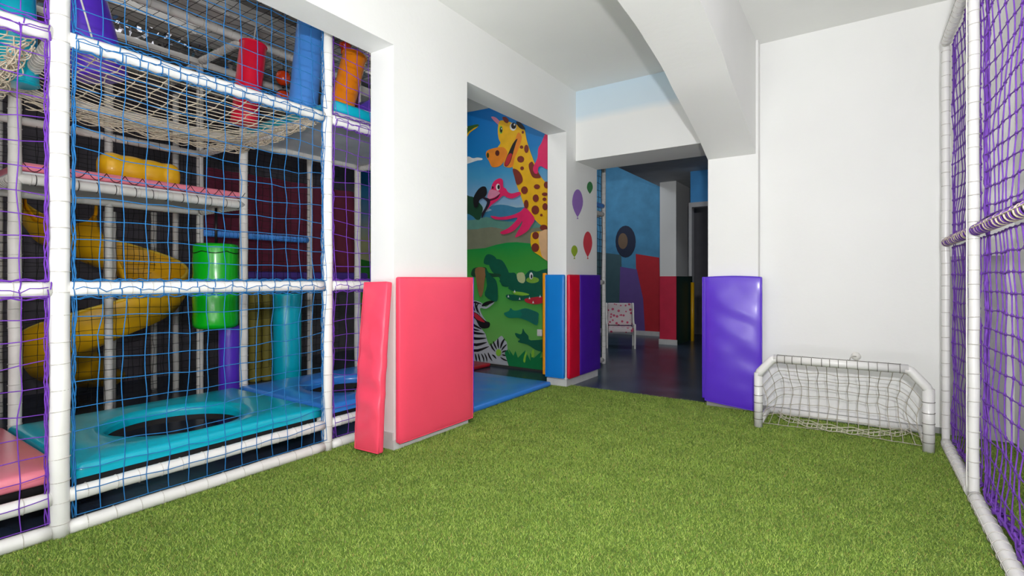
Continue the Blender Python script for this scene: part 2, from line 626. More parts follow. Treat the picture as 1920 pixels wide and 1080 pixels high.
def lashed_tube(parent, a, b, name='post', r=0.036, m=None, ring_gap=0.11, ring_r=0.0022, ring_m=None, jit=0.2, lab=None, rings=True):
    """a padded foam tube as a part, with its cord windings as a sub-part"""
    a, b = Vector(a), Vector(b)
    m = m or M_PIPE
    L = (b - a).length
    n = max(2, int(L / 0.06))
    t = (b - a).normalized()
    seed = a.x * 7 + a.y * 13 + a.z
    pts, rr = [], []
    for i in range(n + 1):
        f = i / n
        p = a.lerp(b, f)
        p = p + Vector([0.0035 * noise.noise(Vector((f * L * 3 + seed, k * 5.1, 0.3))) for k in range(3)])
        pts.append(p)
        rr.append(r * (1 + 0.05 * noise.noise(Vector((f * L * 9 + seed, 2.2, 1.3)))))
    q = MB()
    q.tube(pts, rr, 16)
    o = q.build(name, m, parent)
    if lab:
        o['label'] = lab
    if rings:
        q = MB()
        q.tube(winding(a, t, L, r, ring_gap, ring_r, jit), ring_r, 4)
        q.build('lashing_cord', ring_m or M_CORD, o)
    return o


# ================================================================== NETS
def net(name, P, nu, nv, r, m, label, jitter=0.012, knots=0.0, group=None, cat='net', parent=None, diag=False, sub=2, sides=4, sag=0.0, jdir=(1, 1, 1)):
    """square mesh net: P(u, v) in 0..1 gives the rest position of every knot"""
    q = MB()
    rs = random.Random(hash(name + label) % 1000 if False else len(label) * 7 + nu * 3 + nv)
    G = []
    for i in range(nv + 1):
        row = []
        for j in range(nu + 1):
            p = Vector(P(j / nu, i / nv))
            e = 0.25 if i in (0, nv) or j in (0, nu) else 1
            p += Vector([rs.uniform(-jitter, jitter) * e * jdir[k] for k in range(3)])
            row.append(p)
        G.append(row)

    def strand(pts):
        if knots:
            pts = [tuple(p) for p in pts]
            out, rr = [], []
            cm = catmull(pts, 4)
            for k in range(len(pts)):
                c = Vector(pts[k])
                a_ = Vector(cm[max(0, k * 4 - 1)]) - c
                b_ = Vector(cm[min(len(cm) - 1, k * 4 + 1)]) - c
                e1, e2 = min(0.9, knots * 1.5 / max(a_.length, 1e-6)), min(0.9, knots * 1.5 / max(b_.length, 1e-6))
                if k:
                    out += [c + a_ * e1]
                    rr += [r]
                out += [c]
                rr += [knots]
                if k < len(pts) - 1:
                    out += [c + b_ * e2, Vector(cm[k * 4 + 2])]
                    rr += [r, r]
            q.tube(out, rr, 6, caps=False)
            return
        out = catmull([tuple(p) for p in pts], sub) if sub > 1 else pts
        if sag:
            out2 = []
            for k, p in enumerate(out):
                f = (k % sub) / sub
                out2.append((p[0], p[1], p[2] - sag * 4 * f * (1 - f)))
            out = out2
        q.tube(out, r, sides, caps=False)
    for i in range(nv + 1):
        strand(G[i])
    for j in range(nu + 1):
        strand([G[i][j] for i in range(nv + 1)])
    o = q.build(name, m, parent)
    if parent is None:
        tag(o, label, cat, group)
    return o


def vplane(X, y0, y1, z0, z1, bulge=0.0, sx=1, seed=0.0, ripple=0.02):
    def P(u, v):
        b = bulge * math.sin(PI * min(1, max(0, v))) * math.sin(PI * u) ** 0.6 if 0 < u < 1 else 0
        b += ripple * noise.noise(Vector((u * 3 + seed, v * 4, seed)))
        return (X + sx * b, y0 + (y1 - y0) * u, z0 + (z1 - z0) * v)
    return P


# ================================================================== PLAY STRUCTURE (front bay towards the room)
XA = -3.20
YA, YB, YC, YD = 0.812, 2.315, 3.66, -0.67
X2, X3 = -4.50, -5.30
RY = [0.92, 2.40, 3.64]
play = thing('play_structure', (XA, YB, 0), 'large multi-level soft play frame of white padded tubes in the left opening', 'play structure')
R1 = 0.037
for y in (YA, YB, YC):
    lashed_tube(play, (XA, y, 0.0), (XA, y, 3.6), 'post', R1 if y != YA else 0.040, ring_gap=0.115)
for (a, b) in ((YD, YA), (YA, YB), (YB, YC)):
    g = 0.035
    lashed_tube(play, (XA, a + g, 0.036), (XA, b - g, 0.036), 'bottom_rail', 0.035)
    lashed_tube(play, (XA, a + g, 0.195), (XA, b - g, 0.195), 'low_rail', 0.035)
    lashed_tube(play, (XA, a + g, 1.20), (XA, b - g, 1.20), 'middle_rail', 0.037, ring_gap=0.10)
    lashed_tube(play, (XA, a + g, 2.42), (XA, b - g, 2.42), 'upper_rail', 0.037, rings=False)
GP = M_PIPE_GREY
for y in RY:
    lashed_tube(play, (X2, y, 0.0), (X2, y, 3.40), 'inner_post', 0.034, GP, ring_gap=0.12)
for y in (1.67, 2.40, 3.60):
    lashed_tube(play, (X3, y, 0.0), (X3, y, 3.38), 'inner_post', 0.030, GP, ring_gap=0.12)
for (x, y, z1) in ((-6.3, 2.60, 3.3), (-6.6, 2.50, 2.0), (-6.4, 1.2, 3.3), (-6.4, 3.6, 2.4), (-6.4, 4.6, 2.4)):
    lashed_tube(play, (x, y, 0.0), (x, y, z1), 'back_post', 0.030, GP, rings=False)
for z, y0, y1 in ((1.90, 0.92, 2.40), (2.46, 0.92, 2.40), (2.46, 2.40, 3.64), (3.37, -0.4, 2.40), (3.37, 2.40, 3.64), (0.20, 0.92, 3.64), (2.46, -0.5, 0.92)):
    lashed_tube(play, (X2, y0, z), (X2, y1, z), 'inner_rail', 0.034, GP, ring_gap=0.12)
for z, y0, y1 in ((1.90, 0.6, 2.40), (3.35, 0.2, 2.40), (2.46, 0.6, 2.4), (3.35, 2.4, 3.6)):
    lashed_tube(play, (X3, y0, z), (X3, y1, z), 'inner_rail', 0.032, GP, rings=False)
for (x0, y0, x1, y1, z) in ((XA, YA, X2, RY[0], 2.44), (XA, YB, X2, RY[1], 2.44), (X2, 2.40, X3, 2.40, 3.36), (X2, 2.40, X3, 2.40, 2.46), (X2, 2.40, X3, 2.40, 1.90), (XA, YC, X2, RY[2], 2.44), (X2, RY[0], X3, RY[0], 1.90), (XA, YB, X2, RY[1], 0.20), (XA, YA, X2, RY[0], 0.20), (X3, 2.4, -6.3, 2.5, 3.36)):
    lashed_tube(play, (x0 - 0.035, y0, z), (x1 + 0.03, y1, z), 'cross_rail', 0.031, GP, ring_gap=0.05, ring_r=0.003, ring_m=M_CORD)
o = lashed_tube(play, (X3, 2.43, 1.70), (X3, 3.57, 1.70), 'padded_rail', 0.033, M_SKYB, ring_gap=0.04, ring_m=M_BLUE_NET, lab='light blue padded rail')
# top deck board over the right bay and its teal mat edge
q = MB()
q.box((X2 + 0.02, YB + 0.06, 2.475), (XA - 0.03, YC, 2.50))
q.build('upper_deck', M_BOARD, play, smooth=False)
q = MB()
q.box((X3, RY[0], 1.93), (X2, RY[1], 1.95))
q.build('middle_deck', M_BOARD, play, smooth=False)
# dark boards that carry the low mats, with the holes
HOLES = {'teal': (-3.78, 1.57, 0.385), 'blue': (-3.77, 2.97, 0.37)}


def holed_mat(x0, x1, y0, y1, z0, z1, hole, m, name, parent, edge=0.035, nseg=64):
    """padded mat with rounded rim and an open round hole"""
    q = MB()
    cx, cy, R = hole
    prof = [(0.0, z0), (0.0, z1 - edge)] + [(edge * (1 - math.cos(a)), z1 - edge + edge * math.sin(a)) for a in [PI / 2 * k / 5 for k in range(1, 6)]]

    def outer(k, ins):
        a = 2 * PI * k / nseg
        ux, uy = math.cos(a), math.sin(a)
        X0, X1, Y0, Y1 = x0 + ins, x1 - ins, y0 + ins, y1 - ins
        tx = (X1 - cx) / ux if ux > 1e-6 else ((X0 - cx) / ux if ux < -1e-6 else 1e9)
        ty = (Y1 - cy) / uy if uy > 1e-6 else ((Y0 - cy) / uy if uy < -1e-6 else 1e9)
        t = min(tx, ty)
        return cx + ux * t, cy + uy * t
    # make sure the corners are hit
    rows = []
    angs = sorted([2 * PI * k / nseg for k in range(nseg)] + [math.atan2(yy - cy, xx - cx) % (2 * PI) for xx in (x0, x1) for yy in (y0, y1)])

    def outer_a(a, ins):
        ux, uy = math.cos(a), math.sin(a)
        tx = (x1 - cx) / ux if ux > 1e-6 else ((x0 - cx) / ux if ux < -1e-6 else 1e9)
        ty = (y1 - cy) / uy if uy > 1e-6 else ((y0 - cy) / uy if uy < -1e-6 else 1e9)
        t = min(tx, ty)
        px, py = cx + ux * t, cy + uy * t
        return min(max(px, x0 + ins), x1 - ins), min(max(py, y0 + ins), y1 - ins)
    for ins, z in prof:
        rows.append([(*outer_a(a, ins), z) for a in angs])
    for f in (0.15, 0.4, 0.7, 0.9):
        row = []
        for a in angs:
            ox, oy = outer_a(a, edge)
            ix, iy = cx + math.cos(a) * (R + edge), cy + math.sin(a) * (R + edge)
            x, y = ox + (ix - ox) * f, oy + (iy - oy) * f
            puff = 0.018 * math.sin(PI * f) + 0.006 * noise.noise(Vector((x * 5, y * 5, z1)))
            row.append((x, y, z1 + puff))
        rows.append(row)
    for k in range(0, 7):
        a2 = PI / 2 * k / 6
        rad = R + edge * (1 - math.sin(a2))
        rows.append([(cx + math.cos(a) * rad, cy + math.sin(a) * rad, z1 - edge * (1 - math.cos(a2)) + 0.006 * (k == 0)) for a in angs])
    rows.append([(cx + math.cos(a) * R, cy + math.sin(a) * R, z0) for a in angs])
    q.quad_grid(rows, close_u=True)
    return q.build(name, m, parent)


for nm, lab, xr, yr, h, m in (('teal', 'teal vinyl floor mat with a round hole behind blue net', (X2 + 0.02, XA - 0.05), (YA + 0.07, YB - 0.01), HOLES['teal'], M_TEAL),
                              ('blue', 'bright blue vinyl floor mat with a round hole, right of the teal mat', (X2 + 0.02, XA - 0.05), (YB + 0.03, YC), HOLES['blue'], M_BLUE)):
    t = thing('climb_hole_mat', (xr[1], yr[0], 0.24), lab, 'play mat')
    holed_mat(*xr, *yr, 0.245, 0.315, h, m, 'mat_pad', t)
    holed_mat(xr[0] + 0.02, xr[1] - 0.03, yr[0] + 0.02, yr[1] - 0.02, 0.205, 0.243, (h[0], h[1], h[2] + 0.004), M_DARK, 'backing_board', t, edge=0.003)


def puff_fn(ax, sgn, amt, half, wr=0.004, ws=6.0, seed=0.0):
    u, v = [k for k in range(3) if k != ax]

    def f(p):
        a, b = p[u] / half[u], p[v] / half[v]
        w_ = max(0, 1 - a ** 4) * max(0, 1 - b ** 4)
        k = (1 if p[ax] * sgn > 0 else 0)
        p = p.copy()
        p[ax] += sgn * k * (amt * w_ + wr * w_ * noise.noise(Vector((p[u] * ws + seed, p[v] * ws * 1.6, seed))))
        return p
    return f


# plain rose mat of the leftmost bay
half = (0.60, 0.72, 0.038)
q = MB()
q.rbox((-3.87, YA + 0.05 - 0.72, 0.282), half, 0.03, 14, 14, 1, fn=puff_fn(2, 1, 0.015, half, 0.006, 4))
q.box((-4.44, YA + 0.02 - 1.40, 0.205), (-3.30, YA + 0.03, 0.243), 1)
o = q.build('floor_mat', [M_PINKMAT, M_DARK], merge=True)
tag(o, 'rose pink vinyl floor mat in the leftmost bay behind purple net', 'play mat')
# rose mat on the middle deck
half = (0.38, 0.73, 0.03)
q = MB()
q.rbox(((X2 + X3) / 2 + 0.02, 1.66, 1.985), half, 0.025, 8, 14, 1)
tag(q.build('deck_mat', M_PINKMAT, merge=True), 'rose pink mat lying on the middle deck under the yellow bolster', 'play mat')
# teal mat of the upper deck
half = (0.62, 0.62, 0.045)
q = MB()
q.rbox(((X2 + XA) / 2, 3.02, 2.548), half, 0.03, 8, 8, 1)
tag(q.build('deck_mat', M_TEAL, merge=True), 'teal mat on the upper deck beneath the leaning orange cylinder', 'play mat')

# ---- nets of the play structure
def lace(y0, y1, rail_z, m, parent_name, label):
    pass


def front_net(y0, y1, z0, z1, nu, m, label, group=None, bulge=0.03, flare=0.0, seed=0.0):
    nv = max(2, round((z1 - z0) / 0.105))

    def P(u, v):
        # pinched onto the rails, pulled towards the posts half-way
        y = y0 + (y1 - y0) * u
        pin = math.sin(PI * v)
        x = XA + 0.042 * (1 - pin) + 0.01 + bulge * pin * math.sin(PI * u)
        z = z0 + (z1 - z0) * v
        edge = max(0, 1 - min(u, 1 - u) * (y1 - y0) / 0.22)
        z += 0.03 * edge * math.sin(v * nv * 0.9 + seed) * pin - 0.02 * math.sin(PI * u) * pin
        y += 0.012 * noise.noise(Vector((u * 4, v * 7, seed)))
        return (x, y, z)
    return net('safety_net', P, nu, nv, 0.0024, m, label, jitter=0.006, group=group, jdir=(0.6, 1, 1.2), sub=2)


front_net(YA + 0.05, YB - 0.04, 0.10, 1.17, 14, M_BLUE_NET, 'blue safety net below the middle rail, in front of the teal mat', seed=1)
front_net(YA + 0.05, YB - 0.04, 1.24, 2.41, 14, M_BLUE_NET, 'blue safety net between middle and upper rail, in front of yellow slide and green barrel', seed=2)
front_net(YA + 0.05, YB - 0.04, 2.47, 3.55, 14, M_BLUE_NET, 'blue safety net above the upper rail, in front of red and light blue cylinders', seed=3)
front_net(YB + 0.04, YC - 0.04, 0.10, 1.17, 12, M_PURPLE_NET, 'purple safety net below the middle rail, beside the leaning pink pad', seed=4)
front_net(YB + 0.04, YC - 0.04, 1.24, 2.41, 12, M_PURPLE_NET, 'purple safety net beside the pillar, between middle and upper rail', seed=5)
front_net(YB + 0.04, YC - 0.04, 2.47, 3.55, 12, M_PURPLE_NET, 'purple safety net in front of the leaning orange cylinder', seed=6)
front_net(YD + 0.04, YA - 0.05, 0.10, 1.17, 14, M_PURPLE_NET, 'purple safety net of the leftmost bay, in front of the rose floor mat', seed=7)
front_net(YD + 0.04, YA - 0.05, 1.24, 2.41, 14, M_PURPLE_NET, 'purple safety net at the left picture edge, between middle and upper rail', seed=8)
front_net(YD + 0.04, YA - 0.05, 2.47, 3.55, 14, M_PURPLE_NET, 'purple safety net in front of the hanging teal cylinder at top left', seed=9)


# lacing loops that bind each net to its rail: parts of the structure, net-coloured
def lacing(y0, y1, z, m, n, dz=0.0):
    q = MB()
    R = 0.0405
    for k in range(n + 1):
        y = y0 + (y1 - y0) * k / n + random.uniform(-0.008, 0.008)
        tilt = random.uniform(-0.5, 0.5)
        pts = []
        for a in range(15):
            th = 2 * PI * a / 14
            pts.append((XA + R * math.cos(th), y + 0.018 * math.sin(th * 0.5 + tilt), z + R * math.sin(th)))
        q.tube(pts, 0.0028, 4, caps=False)
    wav = [(XA + 0.041, y0 + (y1 - y0) * k / (3 * n), z + 0.010 * math.sin(k * 1.1) + 0.006 * math.sin(k * 2.7)) for k in range(3 * n + 1)]
    q.tube(wav, 0.0022, 4)
    for s in (-1, 1):
        wav = [(XA + 0.012 + 0.006 * math.sin(k * 2.1), y0 + (y1 - y0) * k / (4 * n), z + s * (0.045 + 0.006 * math.sin(k * 1.7))) for k in range(4 * n + 1)]
        q.tube(wav, 0.003, 4)
        wav = [(XA + 0.02 + 0.006 * math.cos(k * 1.9), y0 + (y1 - y0) * k / (4 * n), z + s * (0.043 + 0.007 * math.cos(k * 1.3))) for k in range(4 * n + 1)]
        q.tube(wav, 0.0025, 4)
    return q.build('net_lacing', m, play)


for (y0, y1, m, n) in ((YA + 0.05, YB - 0.05, M_BLUE_NET, 15), (YB + 0.05, YC - 0.05, M_PURPLE_NET, 12), (YD + 0.05, YA - 0.05, M_PURPLE_NET, 14)):
    for z in (1.20, 2.42):
        lacing(y0, y1, z, m, n)
# bundled net edges running up beside the two front posts
q = MB()
for y, m in ((YA - 0.05, 1), (YA + 0.052, 0), (YB - 0.045, 0), (YB + 0.045, 1)):
    for s in range(3):
        pts = [(XA + 0.008 + 0.008 * math.sin(k * 1.3 + s), y + 0.007 * math.sin(k * 0.9 + s * 2) , 0.08 + k * 0.04) for k in range(86)]
        q.tube(pts, 0.0028, 4, mi=m)
q.build('edge_cord', [M_BLUE_NET, M_PURPLE_NET], play)


# ---- sagging beige hammock nets at upper rail height
def hammock(y0, y1, label, seed):
    def P(u, v):
        x = XA - 0.03 + (X2 - XA + 0.06) * v
        y = y0 + (y1 - y0) * u
        s = math.sin(PI * u) ** 0.7 if 0 < u < 1 else 0
        z = 2.425 - 0.02 * s - 0.07 * math.sin(PI * v) * s - 0.04 * v * s
        z += 0.008 * noise.noise(Vector((u * 5 + seed, v * 4, 0)))
        return (x, y, z)
    return net('hammock_net', P, 13, 22, 0.0030, M_BEIGE_NET, label, jitter=0.005, jdir=(0.6, 2.2, 0.8), sub=2, knots=0.006)


hammock(YA + 0.06, YB + 0.0, 'beige rope net floor sagging under the upper rail, right of the nearest white post', 1.0)
hammock(YD, YA - 0.06, 'beige rope net floor sagging in the leftmost bay beneath the teal cylinder', 5.0)


def bunch(pts_fn, n, name, label, spread=0.04, L=60, r=0.0034):
    q = MB()
    rs = random.Random(n + len(label))
    for k in range(n):
        ph = [rs.uniform(0, 6.28) for _ in range(6)]
        fr = [rs.uniform(18, 42) for _ in range(3)]
        pts = []
        for i in range(L + 1):
            f = i / L
            p = Vector(pts_fn(f))
            p += Vector([spread * (0.6 * math.sin(f * fr[c] + ph[c]) + 0.5 * math.sin(f * fr[c] * 0.37 + ph[c + 3])) for c in range(3)])
            pts.append(p)
        q.tube(pts, r, 4)
    return tag(q.build(name, M_BEIGE_NET), label, 'net', kind='stuff')


bunch(lambda f: (X2 + 0.05, YA + 0.15 + 1.45 * f, 2.375 - 0.03 * math.sin(PI * f)), 9, 'net_bundle', 'gathered beige rope along the far edge of the sagging net floor', 0.028, 90)
bunch(lambda f: (XA - 0.12 + (X2 - XA + 0.1) * f, YB - 0.03 + 0.06 * f, 2.40 - 0.03 * math.sin(PI * f)), 9, 'net_bundle', 'gathered beige rope between hammock net and grey upper deck board', 0.026, 80)
bunch(lambda f: (XA - 0.15 + (X2 - XA + 0.1) * f, YA - 0.10 + 0.05 * f, 2.37 - 0.05 * math.sin(PI * f)), 16, 'net_bundle', 'knotted bunch of beige rope hanging just left of the nearest white post', 0.040, 90)
bunch(lambda f: (X2 + 0.05, YA - 1.0 + 1.0 * f, 2.35 - 0.03 * math.sin(PI * f)), 7, 'net_bundle', 'gathered beige rope at the far edge of the leftmost net floor', 0.03, 60)

# ---- black nets deeper in the structure
net('black_net', vplane(X3 + 0.04, 0.2, 2.38, 0.05, 1.86, seed=1), 26, 21, 0.0022, M_BLACK_NET, 'black safety net in front of the yellow slide, below the middle deck', jitter=0.006, sides=3, sub=1)
net('black_net', vplane(X3 + 0.03, 0.2, 2.38, 2.0, 3.32, seed=2), 26, 16, 0.0022, M_BLACK_NET, 'black safety net above the middle deck, behind the yellow bolster', jitter=0.006, sides=3, sub=1)
net('black_net', vplane(X3 + 0.03, 2.44, 3.58, 0.30, 2.40, seed=3), 14, 24, 0.0022, M_BLACK_NET, 'black safety net around the blue padded rail behind the green barrel', jitter=0.006, sides=3, sub=1)
net('black_net', vplane(-6.35, 0.2, 4.8, 0.05, 3.3, seed=4), 48, 36, 0.0026, M_BLACK_NET, 'black safety net along the rearmost row of posts', jitter=0.008, sides=3, sub=1)
net('black_net', lambda u, v: (XA - 0.1 + (X3 - XA + 0.15) * v, 0.0 + 2.4 * u, 3.40 + 0.02 * math.sin(7 * u) * math.sin(5 * v)), 24, 20, 0.0024, M_BLACK_NET, 'black net roof stretched over the top of the play structure', jitter=0.008, sides=3, sub=1)
net('black_net', lambda u, v: (XA - 0.1 + (X3 - XA + 0.1) * v, 2.42 + 1.2 * u, 3.40), 12, 20, 0.0024, M_BLACK_NET, 'black net roof above the red, blue and orange cylinders', jitter=0.008, sides=3, sub=1)
def scallop():
    q = MB()
    for k in range(13):
        y0 = 0.95 + k * 0.111
        pts = [(X2 + 0.036, y0 + 0.111 * i / 8, 2.005 - 0.055 * math.sin(PI * i / 8)) for i in range(9)]
        q.tube(pts, 0.0026, 4)
    q.tube(winding(Vector((X2, 0.95, 1.90)), Vector((0, 1, 0)), 1.42, 0.034, 0.11, 0.0026, 0.1), 0.0026, 4)
    q.build('net_lacing', M_BLACK_NET, play)
scallop()

# ================================================================== THINGS INSIDE THE PLAY STRUCTURE
def padded_cylinder(name, base, axis, L, R, m, label, cat='foam cylinder', zip_m=None, cap_m=None, rope=None, ripple=0.01, group=None, rims=True):
    t = thing(name, base, label, cat, group)
    ax = Vector(axis).normalized()
    e = 0.018
    prof = [(0.001, 0.0), (R - e, 0.0)] + [(R - e + e * math.sin(a), e - e * math.cos(a)) for a in [PI / 8 * k for k in range(1, 5)]]
    prof += [(R * (1 + 0.012 * math.sin(k * 1.9)), e + (L - 2 * e) * k / 10) for k in range(1, 10)]
    prof += [(R - e + e * math.cos(a), L - e + e * math.sin(a)) for a in [PI / 8 * k for k in range(0, 5)]] + [(0.001, L)]
    q = MB()
    q.lathe(prof, base, ax, 30, ripple=ripple)
    q.build('padding', m, t)
    if rims:
        q = MB()
        q.ring(Vector(base) + ax * 0.012, ax, R + 0.001, 0.005, 30, 6)
        q.build('piping', m, t)
        q = MB()
        q.ring(Vector(base) + ax * (L - 0.012), ax, R + 0.001, 0.005, 30, 6)
        q.build('piping', m, t)
    if zip_m:
        a = (Vector((0, 0, 0)) - Vector(base))
        a.z = 0
        a = (a - ax * a.dot(ax)).normalized()
        q = MB()
        q.tube([Vector(base) + ax * (L * f) + a * (R + 0.002) for f in (0.08, 0.5, 0.92)], 0.006, 5)
        z = q.build('zip', zip_m, t)
        z['label'] = 'white zip'
    if rope:
        q = MB()
        top = Vector(base) + ax * L
        q.tube([top, top + ax * 0.05, Vector(rope)], 0.006, 5)
        q.build('rope', M_CORD, t)
    return t


def rope_top(base, ax, L, z=3.38):
    top = Vector(base) + Vector(ax).normalized() * L
    return (top.x, top.y, z)


b = (-4.12, 2.20, 2.50)
padded_cylinder('hanging_cylinder', b, (0.03, 0.10, 1.0), 0.68, 0.10, M_RED, 'bright red padded cylinder hanging above the beige rope net', rope=(-4.1, 2.3, 3.40))
b = (-3.85, 2.54, 2.60)
padded_cylinder('standing_cylinder', b, (0.05, 0.085, 1.0), 0.98, 0.115, M_SKYB, 'tall light blue padded cylinder between red and orange cylinders')
b = (-3.62, 2.735, 2.60)
padded_cylinder('standing_cylinder', b, (0.04, 0.25, 1.0), 0.60, 0.10, M_ORANGE, 'orange padded cylinder leaning right on the teal upper mat')
b = (-3.95, 3.05, 2.60)
padded_cylinder('standing_cylinder', b, (0.02, 0.1, 1.0), 0.42, 0.09, M_MAROON, 'dark red cylinder behind the leaning orange cylinder')
b = (-3.92, 1.20, 2.50)
padded_cylinder('standing_cylinder', b, (-0.04, -0.24, 1.0), 0.92, 0.14, M_PURPLE, 'purple padded cylinder with white zip leaning behind the nearest white post', zip_m=M_SOCKET)
b = (-3.92, 0.81, 2.34)
padded_cylinder('standing_cylinder', b, (0.0, -0.03, 1.0), 0.95, 0.095, M_TEAL, 'teal padded cylinder standing on the net floor at top left')
# purple wedge and orange balls next to the light blue cylinder
q = MB()
pts = [(-4.25, 2.80, 2.60), (-4.25, 3.35, 2.60), (-4.25, 3.30, 2.98)]
b2 = [(x + 0.35, y, z) for x, y, z in pts]
q.face(pts)
q.face(b2[::-1])
for k in range(3):
    k2 = (k + 1) % 3
    q.face([pts[k], b2[k], b2[k2], pts[k2]])
o = q.build('foam_wedge', M_PURPLE, smooth=False)
tag(o, 'purple foam wedge on the upper deck behind the light blue cylinder', 'foam wedge')
for k, (px, py, lab) in enumerate(((531, 146, 'upper of two red-orange balls left of the light blue cylinder'), (531, 183, 'lower of two red-orange balls left of the light blue cylinder'))):
    c = at(px, py, X=-4.66)
    t = thing('punch_ball', (c.x, c.y, c.z - 0.09), lab, 'ball', 'red-orange balls')
    q = MB()
    q.sphere(c, 0.068, sc=(1, 1, 1.12))
    q.build('shell', M_REDORANGE, t)
    q = MB()
    q.ring((c.x, c.y, c.z + 0.055), (0, 0, 1), 0.045, 0.008, 18, 6)
    if k == 0:
        q.tube([(c.x, c.y, c.z + 0.07), (c.x, c.y, 3.38)], 0.004, 4)
    q.build('collar', M_BLACK, t)
    q = MB()
    q.tube([(c.x, c.y, c.z - 0.07), (c.x, c.y, c.z - 0.10)], 0.012, 8)
    q.build('foot_plug', M_BLACK, t)
# orange-topped knob above the orange cylinder
c = at(645, 92, X=-3.85)
q = MB()
q.lathe([(0.001, 0), (0.028, 0.004), (0.032, 0.05), (0.05, 0.065), (0.055, 0.09), (0.04, 0.10), (0.001, 0.10)], (c.x, c.y, c.z - 0.05), (0.1, 0.1, 1), 20)
q.tube([(c.x, c.y, c.z + 0.04), (c.x, c.y, 3.42)], 0.005, 5)
tag(q.build('hanging_toy', M_REDORANGE), 'small orange knob hanging above the leaning orange cylinder', 'toy')

# green barrel, purple and teal columns
c = at(405, 540, X=-4.87)
t = thing('roller_barrel', (c.x, c.y, 0.80), 'glossy green padded barrel beyond the middle rail, left of a grey post', 'barrel')
R = 0.185
prof = [(0.001, 0.0), (R - 0.05, 0.0)] + [(R - 0.05 + 0.05 * math.sin(a), 0.05 - 0.05 * math.cos(a)) for a in [PI / 12 * k for k in range(1, 7)]]
prof += [(R * (1 + 0.008 * math.sin(k * 2.1)), 0.05 + 0.67 * k / 12) for k in range(1, 12)]
prof += [(R - 0.03 + 0.03 * math.cos(a), 0.74 + 0.03 * math.sin(a)) for a in [PI / 8 * k for k in range(0, 5)]] + [(R - 0.06, 0.77), (R - 0.07, 0.74), (0.001, 0.74)]
q = MB()
q.lathe(prof, (c.x, c.y, 0.80), (0, 0, 1), 40, ripple=0.03)
q.build('padding', M_GREEN, t)
q = MB()
pts = [(c.x + (R + 0.003) * math.cos(a), c.y + (R + 0.003) * math.sin(a), 1.50 - 0.02 * abs(math.sin(a * 3))) for a in [2 * PI * k / 40 for k in range(40)]]
q.tube(pts, 0.004, 4, closed=True)
q.tube([(c.x, c.y, 1.54), (c.x, c.y, 1.90)], 0.012, 8)
q.build('strap', M_BLACK, t)

padded_cylinder('foam_column', (-5.02, 2.54, 0.0), (0, 0, 1), 0.80, 0.095, M_PURPLE, 'purple padded column under the green barrel')
padded_cylinder('foam_column', (-4.86, 3.04, 0.0), (0, 0, 1), 1.10, 0.135, M_TEAL, 'thick teal padded column rising behind the blue holed mat')
c = at(478, 640, X=-6.1)
padded_cylinder('foam_column', (c.x, c.y, 0.0), (0, 0, 1), 1.15, 0.07, mat('olive_vinyl', (150, 140, 60), 0.6), 'thin olive column left of the teal column, against the black net', rims=False)
c = at(500, 640, X=-6.05)
padded_cylinder('foam_column', (c.x, c.y, 0.0), (0, 0, 1), 1.15, 0.06, MATS['olive_vinyl'], 'thin olive column close to the teal column', rims=False)

# maroon curtain, purple ledge
q = MB()
rows = []
for i in range(12):
    z = 1.34 + (2.44 - 1.34) * i / 11
    rows.append([(-5.75 + 0.03 * math.sin(j * 0.9) + 0.01 * math.sin(i * 0.8 + j), 2.66 + 2.0 * j / 40, z) for j in range(41)])
q.quad_grid(rows)
rows2 = [[(x - 0.02, y, z) for x, y, z in r] for r in rows]
q.quad_grid(rows2)
tag(q.build('fabric_curtain', M_MAROON), 'dark maroon fabric panel hanging behind the blue net and the blue padded rail', 'curtain')
half = (0.30, 0.95, 0.06)
q = MB()
q.rbox((-5.70, 3.6, 1.27), half, 0.03, 3, 8, 1)
tag(q.build('ledge_pad', mat('deep_purple_vinyl', (66, 40, 130), 0.5), merge=True), 'deep purple padded ledge at the foot of the maroon fabric panel', 'pad')

# yellow bolster on the middle deck
half = (0.11, 0.275, 0.10)


def quilt(p):
    f = (p.y + half[1]) / (2 * half[1])
    k = 1 + 0.07 * abs(math.sin(PI * 4 * f)) - 0.05
    return Vector((p.x * k, p.y, p.z * k - 0.02 * f))


q = MB()
q.rbox((-4.80, 1.72, 2.125), half, 0.07, 6, 30, 5, fn=quilt)
tag(q.build('foam_bolster', M_YELLOW, merge=True), 'yellow ribbed foam bolster lying on the rose mat of the middle deck', 'bolster')


